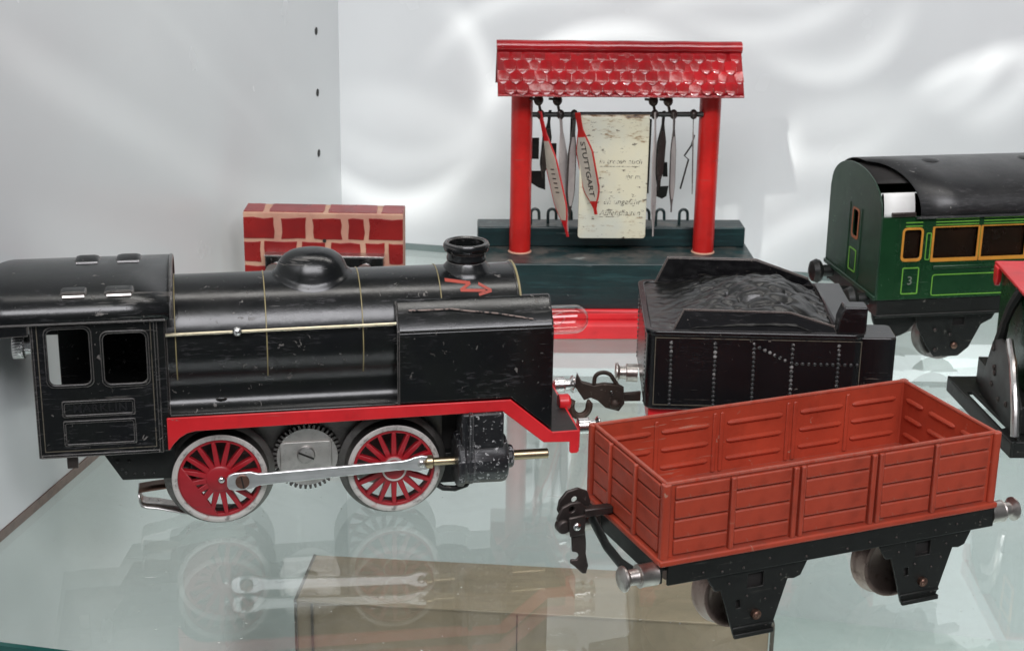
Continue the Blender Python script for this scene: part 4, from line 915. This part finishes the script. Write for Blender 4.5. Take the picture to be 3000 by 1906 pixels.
# roof: folded sheet, rolled ridge, scale tiles
RX0, RX1 = -33.4, 105.0
def slope_pt(f, x, lift=0):                  # f = 0 ridge, 1 eave
    y = 44.5 - 20.5 * f - 1.2 * math.sin(PI * f); z = 160.6 - 25.2 * f
    return (x, y - lift * .76, z + lift * .65)
rows = [[slope_pt(i / 8, RX0 + (RX1 - RX0) * j / 4) for j in range(5)] for i in range(9)]
mb = MB(); mb.sheet(rows); srf = mb.build('roof', 'roofred', sta, solid=.7)
mb = MB(); mb.tube([(*slope_pt(1.0, RX0 + (RX1 - RX0) * j / 24, .2)[:2], slope_pt(1.0, 0, .2)[2] + .12 * math.sin(j * 1.9)) for j in range(25)], .75, 6); mb.build('eave_edge', 'roofred', srf)
rows = [[(RX0 + (RX1 - RX0) * j / 4, 89 - slope_pt(i / 8, 0)[1], slope_pt(i / 8, 0)[2]) for j in range(5)] for i in range(9)]
mb = MB(); mb.sheet(rows); mb.build('rear_slope', 'roofred', srf, solid=.7)
mb = MB(); n = 30; mb.tube([(RX0 - .3 + (RX1 - RX0 + .6) * i / n, 43.0 + .1 * math.sin(i * 1.7), 160.0 + .10 * math.sin(i * .9)) for i in range(n + 1)], 3.5, 14, flat=(1.15, 1)); mb.build('ridge_roll', 'roofred', srf)
# one tile: a bulged scale with a rounded lower edge
def tile_mesh():
    rows = []; n = 8
    for i in range(n + 1):
        f = i / n; row = []
        hw = 3.35 * (1 if f < .55 else math.sqrt(max(0.02, 1 - ((f - .55) / .45) ** 2)))
        for j in range(9):
            g = j / 4 - 1
            bul = (.12 + .72 * f ** .8) * (1 - (abs(g) ** 2.4)) * (1 if f < .66 else 1 - ((f - .66) / .34) ** 2 * .95)
            row.append((g * hw, -f * 8.8, bul + .12))
        rows.append(row)
    mb = MB(); mb.sheet(rows); return mb
t0 = None; ncol = 20; pitch = (RX1 - RX0) / ncol
slope_ang = math.atan2(25.2, 20.5)
for r_ in range(4):
    f = .10 + r_ * .207
    for c in range(ncol):
        x = RX0 + pitch * (c + .5) + (pitch / 2 if r_ % 2 else 0)
        if x > RX1 - 2: continue
        if t0 is None: t0 = tile_mesh().build('roof_tile', 'roofred', srf, smooth=80); t = t0
        else: t = copy(t0, srf)
        t.location = Vector(slope_pt(f, x, .35)) * S
        right = max(0, (c - 13) / 6)
        k = .07 + .11 * right
        t.rotation_euler = (slope_ang + random.uniform(-k, k), random.uniform(-k, k), random.uniform(-.03, .03))
        t.scale = (1, 1, random.uniform(.55, 1.15) + .6 * right * random.random())
# pivot rods with knobs
mb = MB(); mb.tube([(-13, 40, 121.6), (85, 40, 122.4)], 1.5, 10); pr_ = mb.build('pivot_rod', 'blackmatt', sta)
for x in (-8.2, 3.2, 11.0, 57.2, 68.0, 79.4):
    mb = MB(); mb.ball((x, 40, 121.7 + x * .008), 2.9, 14, 10, (.8, 1, 1)); mb.build('pivot_knob', 'gun', pr_)
for x in (-9.5, 1.2, 56.0, 64.5):
    mb = MB(); mb.ball((x, 40, 130.0), 3.3, 14, 10, (.85, 1, 1)); mb.tube([(x, 40, 130.4), (x - 5, 39, 131)], .8, 6); mb.tube([(x, 40.5, 129), (x + 1.5, 40.5, 122)], .9, 6); mb.build('pivot_knob', 'rust', pr_)
# hanging message board
mb = MB(); mb.prism(rrect(14.6, 54.0, 49.8, 121.0, 1.8, 4), 'y', 36.2, 36.9); pn = mb.build('message_board', 'panel', sta, .2, label='cream enamel board spotted with rust, hanging between the columns')
mb = MB(); mb.tube([(14.8, 37.6, 120.8), (54, 37.6, 121.2)], 1.3, 10); mb.build('rolled_edge', 'panel', pn)
for s, z, sz in (('in treten auch', 95.4, 4.4), ('ihr m.', 86.6, 4.0), ('en ungefähr', 71.6, 4.6), ('Aufenthalten', 65.0, 4.6)):
    text('printed_line', s, sz, 'inkfade', pn, lambda u, v, w, z=z: (50.5 + u, 36.15 - w * .6, z + v), .08, .0, .25, 'RIGHT')
for z, a, b in ((77.2, 24, 34), (62.6, 26, 38), (92.4, 26, 49)): mb = MB(); mb.box(a, b, 36.08, 36.2, z, z + .3); mb.build('printed_rule', 'inkfade', pn)
# sign arms: long leaf shaped plates hung from the rod
def arm(x0, z0, x1, z1, y, wid, twist, face, border, txt=None, fwd=2.0):
    A = Vector((x0, y, z0)); B = Vector((x1, y - fwd, z1)); e = (B - A); L = e.length; e.normalize()
    side = Vector((math.cos(R(twist)), math.sin(R(twist)), 0)); side = (side - e * side.dot(e)).normalized(); nrm = side.cross(e).normalized()
    if nrm.y > 0: nrm = -nrm
    def P(l, w, o): return tuple(A + e * l + side * w + nrm * o)
    def outline(sc, l0, l1):
        n = 18; right = []; left = []
        for i in range(n + 1):
            f = i / n; l = l0 + (l1 - l0) * f
            g = l / L
            hw = wid / 2 * (.28 if g < .12 else .28 + .72 * min(1, ((g - .12) / .22)) if g < .34 else 1 if g < .72 else max(.16, 1 - ((g - .72) / .20) ** 1.4 * .84))
            hw = max(.35, hw - sc); right.append((l, hw)); left.append((l, -hw))
        return right + left[::-1]
    def plate3(pts, o0, o1):
        n = len(pts); mb = MB(); mb.add([P(l, w, o0) for l, w in pts] + [P(l, w, o1) for l, w in pts], [tuple(range(n)), tuple(range(2 * n - 1, n - 1, -1))] + [(i, i + n, (i + 1) % n + n, (i + 1) % n) for i in range(n)]); return mb
    o = plate3(outline(0, -3, L), -.25, .25).build('sign_arm', border, sta)
    plate3(outline(1.0, L * .20, L * .86), .2, .42).build('sign_face', face, o)
    plate3(outline(1.0, L * .20, L * .86), -.42, -.2).build('sign_face', 'greysign', o)
    if txt: text('sign_lettering', txt, wid * .40, 'ink', o, lambda u, v, w: P(L * .53 + u, v, .43 + w), .06, .06)
    return o
arm(13.0, 121, 24.2, 66, 35.0, 14.5, -52, 'cream', 'stationred', 'STUTTGART', 6)
arm(-8.2, 121, 8.6, 51.5, 37.5, 13, -58, 'cream', 'red', 'I I I I I I', 4)
arm(3.2, 121, 8.8, 53.5, 39, 10, 58, 'greysign', 'greysign')
arm(10.8, 121, 9.6, 60, 40, 8, 50, 'greysign', 'gun')
arm(-3.0, 121, -6.5, 84, 41, 7, 40, 'gun', 'blackmatt')
arm(62.4, 121, 60.6, 78, 41, 8, 45, 'gun', 'blackmatt')
arm(57.2, 121, 58.4, 51.5, 37, 9, 66, 'greysign', 'greysign')
arm(68.0, 121, 68.4, 66, 37, 9, 62, 'greysign', 'gun')
arm(79.4, 121, 80.6, 76, 40, 6, 82, 'greysign', 'gun')
for pts, y in (([(-12.2, 105.6), (-8, 105.6), (-8, 93), (-12.2, 93)], 52), ([(-4.6, 102.4), (2.2, 102.4), (2.2, 91), (-2.4, 91)], 52), ([(-12.6, 86), (-6.8, 86), (-6, 88.4), (-4.2, 88.4), (-3.8, 74.6), (-8, 76), (-12.6, 79)], 52),
               ([(9.8, 118), (13, 118), (12.4, 96), (9.6, 96)], 50), ([(6.8, 93), (10.6, 93), (10, 82), (7, 82)], 50), ([(8, 72), (11.6, 70), (11, 62), (8, 60)], 50),
               ([(54.6, 118), (56.6, 118), (56.4, 74), (54.6, 74)], 47), ([(59.2, 78), (68, 78.6), (67, 72.4), (64.4, 70.8), (59.4, 73)], 47), ([(63.6, 92.6), (66.6, 92.6), (67.2, 84), (64.4, 84)], 47), ([(61.4, 84), (63.4, 84), (63.2, 78), (61.2, 78)], 47)):
    mb = MB(); mb.prism(pts, 'y', y, y + .7); mb.build('rear_signal_arm', 'blackmatt', sta, .15)
mb = MB(); mb.tube([(80.8, 42, 110), (79.4, 41.6, 104), (75.4, 40.6, 98), (77.8, 40, 96), (73.6, 38.4, 79)], .55, 6); mb.build('hanging_wire', 'blackmatt', sta)
for x in (-8.8, 1.4, 10.5, 57, 66, 80):
    mb = MB(); mb.tube([(x - 2.6, 62, 51.4)] + [(x - .2 + 2.4 * math.cos(R(a)), 62, 58 + 2.6 * math.sin(R(a))) for a in range(180, -1, -20)] + [(x + 2.4, 62, 54)], .9, 8); mb.build('wire_hook', 'greenwood', sta)

# ------------------------------------------------------------------ brick wall buffer stop
brk = empty('brick_buffer_stop', (-148.8, 890, 0), 0.0, 'red painted brick wall buffer stop with cream joints, behind the locomotive boiler', 'buffer stop')
BWD, BH, BD = 88.0, 75.4, 19.0
mb = MB(); mb.box(0, BWD, 0, BD, 0.1, BH); core = mb.build('mortar_block', 'mortar', brk, .5)
bz = lambda X: (X - 130) / 1975 * BWD
random.seed(11)
def brick(x0, x1, z0, z1, top=False):
    pts = []; j = .45; x0 -= .35; x1 += .35; z0 -= .25; z1 += .25
    for a, b in (((x0, z0), (x1, z0)), ((x1, z0), (x1, z1)), ((x1, z1), (x0, z1)), ((x0, z1), (x0, z0))):
        for t in (0, .33, .67):
            pts.append((a[0] + (b[0] - a[0]) * t + random.uniform(-j, j), a[1] + (b[1] - a[1]) * t + random.uniform(-j, j)))
    pts = [(min(BWD - .1, max(.1, p[0])), p[1]) for p in pts]
    mb = MB()
    if top: mb.prism(pts, 'z', BH - .05, BH + .35)
    else: mb.prism(pts, 'y', -.4, .05)
    mb.build('brick', 'brickred', brk, .2)
r1 = [(130, 505), (610, 890), (1000, 1335), (1440, 1615), (1695, 2105)]
r2 = [(130, 330), (395, 780), (850, 1125), (1215, 1565), (1650, 1862), (1930, 2105)]
for a, b in r1: brick(bz(a), bz(b), 60.9, 72.2)
for a, b in r2: brick(bz(a), bz(b), 47.4, 58.5)
for a, b in r1: brick(bz(a) + (4 if a > 130 else 0), bz(b) + (4 if b < 2100 else 0), 33.6, 44.8)
for a, b in r2: brick(bz(a), bz(b), 20, 31.2)
for a, b in r1: brick(bz(a), bz(b), 6, 17.4)
for a, b in ((130, 360), (455, 1110), (1185, 1760), (1840, 2105)): brick(bz(a), bz(b), 1.5, BD - 1, True)
mb = MB(); mb.lathe('y', (44.6, 0, 59.9), [(1.0, -.75), (1.0, -.1)], 12); mb.build('painted_nail_hole', 'dark', brk)  # flat dark disc painted in for the shaded hole
mb = MB(); mb.box(12.4, 77.4, -7, -.4, 40, 52.4); bm_ = mb.build('buffer_channel', 'black', brk, .5)
mb = MB(); mb.box(12, 77.8, -7.3, -.3, 52.4, 53.1); mb.build('bright_edge', 'steel', bm_, .15)
for x in (19, 68):
    pth = [(x + 2.6 * math.cos(t * .5), -8 - t * .12, 46.6 + 2.6 * math.sin(t * .5)) for t in range(0, 76)]
    mb = MB(); mb.tube(pth, .5, 6); mb.build('spring', 'steel', bm_)
    mb = MB(); mb.lathe('y', (x, 0, 46.6), [(1.4, -7), (1.4, -17), (5, -17.6), (5, -19), (.3, -19.4)], 20); mb.build('buffer_head', 'dull', bm_)

# ------------------------------------------------------------------ vehicle cut by the right edge
grv = empty('green_rail_car', (222, 752, 0), 0.0, 'green rail car with red roof and black slotted step, cut off by the right edge', 'rail car')
mb = MB(); mb.add([(16.7, 45.4, 79.2), (150, 52, 79.2), (150, -42, 79.2), (15.2, -43, 79.2), (16.7, 45.4, 81), (150, 52, 81), (150, -42, 81), (15.2, -43, 81)], [(0, 1, 2, 3), (7, 6, 5, 4), (0, 4, 5, 1), (1, 5, 6, 2), (2, 6, 7, 3), (3, 7, 4, 0)])
rr_ = mb.build('roof', 'red', grv, .6)
mb = MB(); mb.prism([(36, 80), (43, 80), (42, 72), (38.5, 70), (36.4, 73)], 'x', 15.8, 18.5); mb.build('roof_tab', 'red', rr_, .6)
mb = MB(); mb.box(19, 150, -40, 38, 34, 79.2); gb = mb.build('body', 'coachgreen', grv, 1.0)
mb = MB(); mb.box(18.4, 19, -36, -22, 58, 74); mb.build('end_window', 'brownpane', gb)
mb = MB(); mb.plate(rrect(-37.2, -20.8, 56.8, 75.2, 1.6, 3), [rrect(-35.6, -22.4, 58.4, 73.6, 1, 3)], 'x', 17.8, 18.6); mb.build('window_frame', 'orange', gb)
for y0, y1 in ((8, 2),):
    mb = MB(); mb.tube([(12, y0, 50), (13, y0 - 2, 62), (15, (y0 + y1) / 2, 70), (18, y1, 79.2)], [3.2, 2.2, 2.6, 2.8], 8); mb.build('roof_strut', 'blackmatt', grv)
mb = MB(); mb.prism([(25.5, 20.4), (10.6, 51), (-1, 56), (-13, 57.4), (-42, 36), (-42, 20.4)], 'x', 9.6, 11); bk = mb.build('end_bracket', 'blackmatt', grv, .4)
mb = MB()
for y, z in ((8, 48), (3.5, 40), (2.0, 37.6), (5, 31), (-8, 28), (-20, 30)): mb.ball((9.4, y, z), 1.5, 10, 6, (.6, 1, 1))
mb.build('bracket_bolts', 'gun', bk)
mb = MB(); mb.tube([(11, -11, 58), (9.6, -18, 56.6), (8.6, -27, 53), (7.6, -36, 45), (7.2, -42.5, 35), (7.4, -45, 24)], 1.9, 10); mb.build('hand_rail', 'steel', grv)
mb = MB(); mb.plate([(-1.2, 44), (17, 45), (17, -38), (6.8, -43.5)], [[(3.2, 21), (6.0, 22), (10.6, -24), (7.4, -26)]], 'z', 18.6, 20.4); stp = mb.build('step_plate', 'blackmatt', grv, .5)
mb = MB(); mb.add([(-1.2, 44, 12.6), (6.8, -43.5, 12.6), (8.2, -43.5, 12.6), (.2, 44, 12.6), (-1.2, 44, 20.6), (6.8, -43.5, 20.6), (8.2, -43.5, 20.6), (.2, 44, 20.6)], [(0, 3, 2, 1), (4, 5, 6, 7), (0, 1, 5, 4), (1, 2, 6, 5), (2, 3, 7, 6), (3, 0, 4, 7)])
mb.build('step_lip', 'blackmatt', stp, .4)
mb = MB(); mb.box(8, 150, -42, -39, 12, 20); mb.build('frame_bar', 'blackmatt', grv, .4)
mb = MB(); mb.box(11, 148, -34, 36, 20.5, 34); mb.build('chassis', 'blackmatt', grv, .5)
for x in (48, 124):
    wagon_wheel(grv, x, 14, -30, 1); wagon_wheel(grv, x, 14, 34, -1)
    mb = MB(); mb.cyl('y', (x, 0, 14), 1.6, -26, 30, 12); mb.build('axle', 'darksteel', grv)
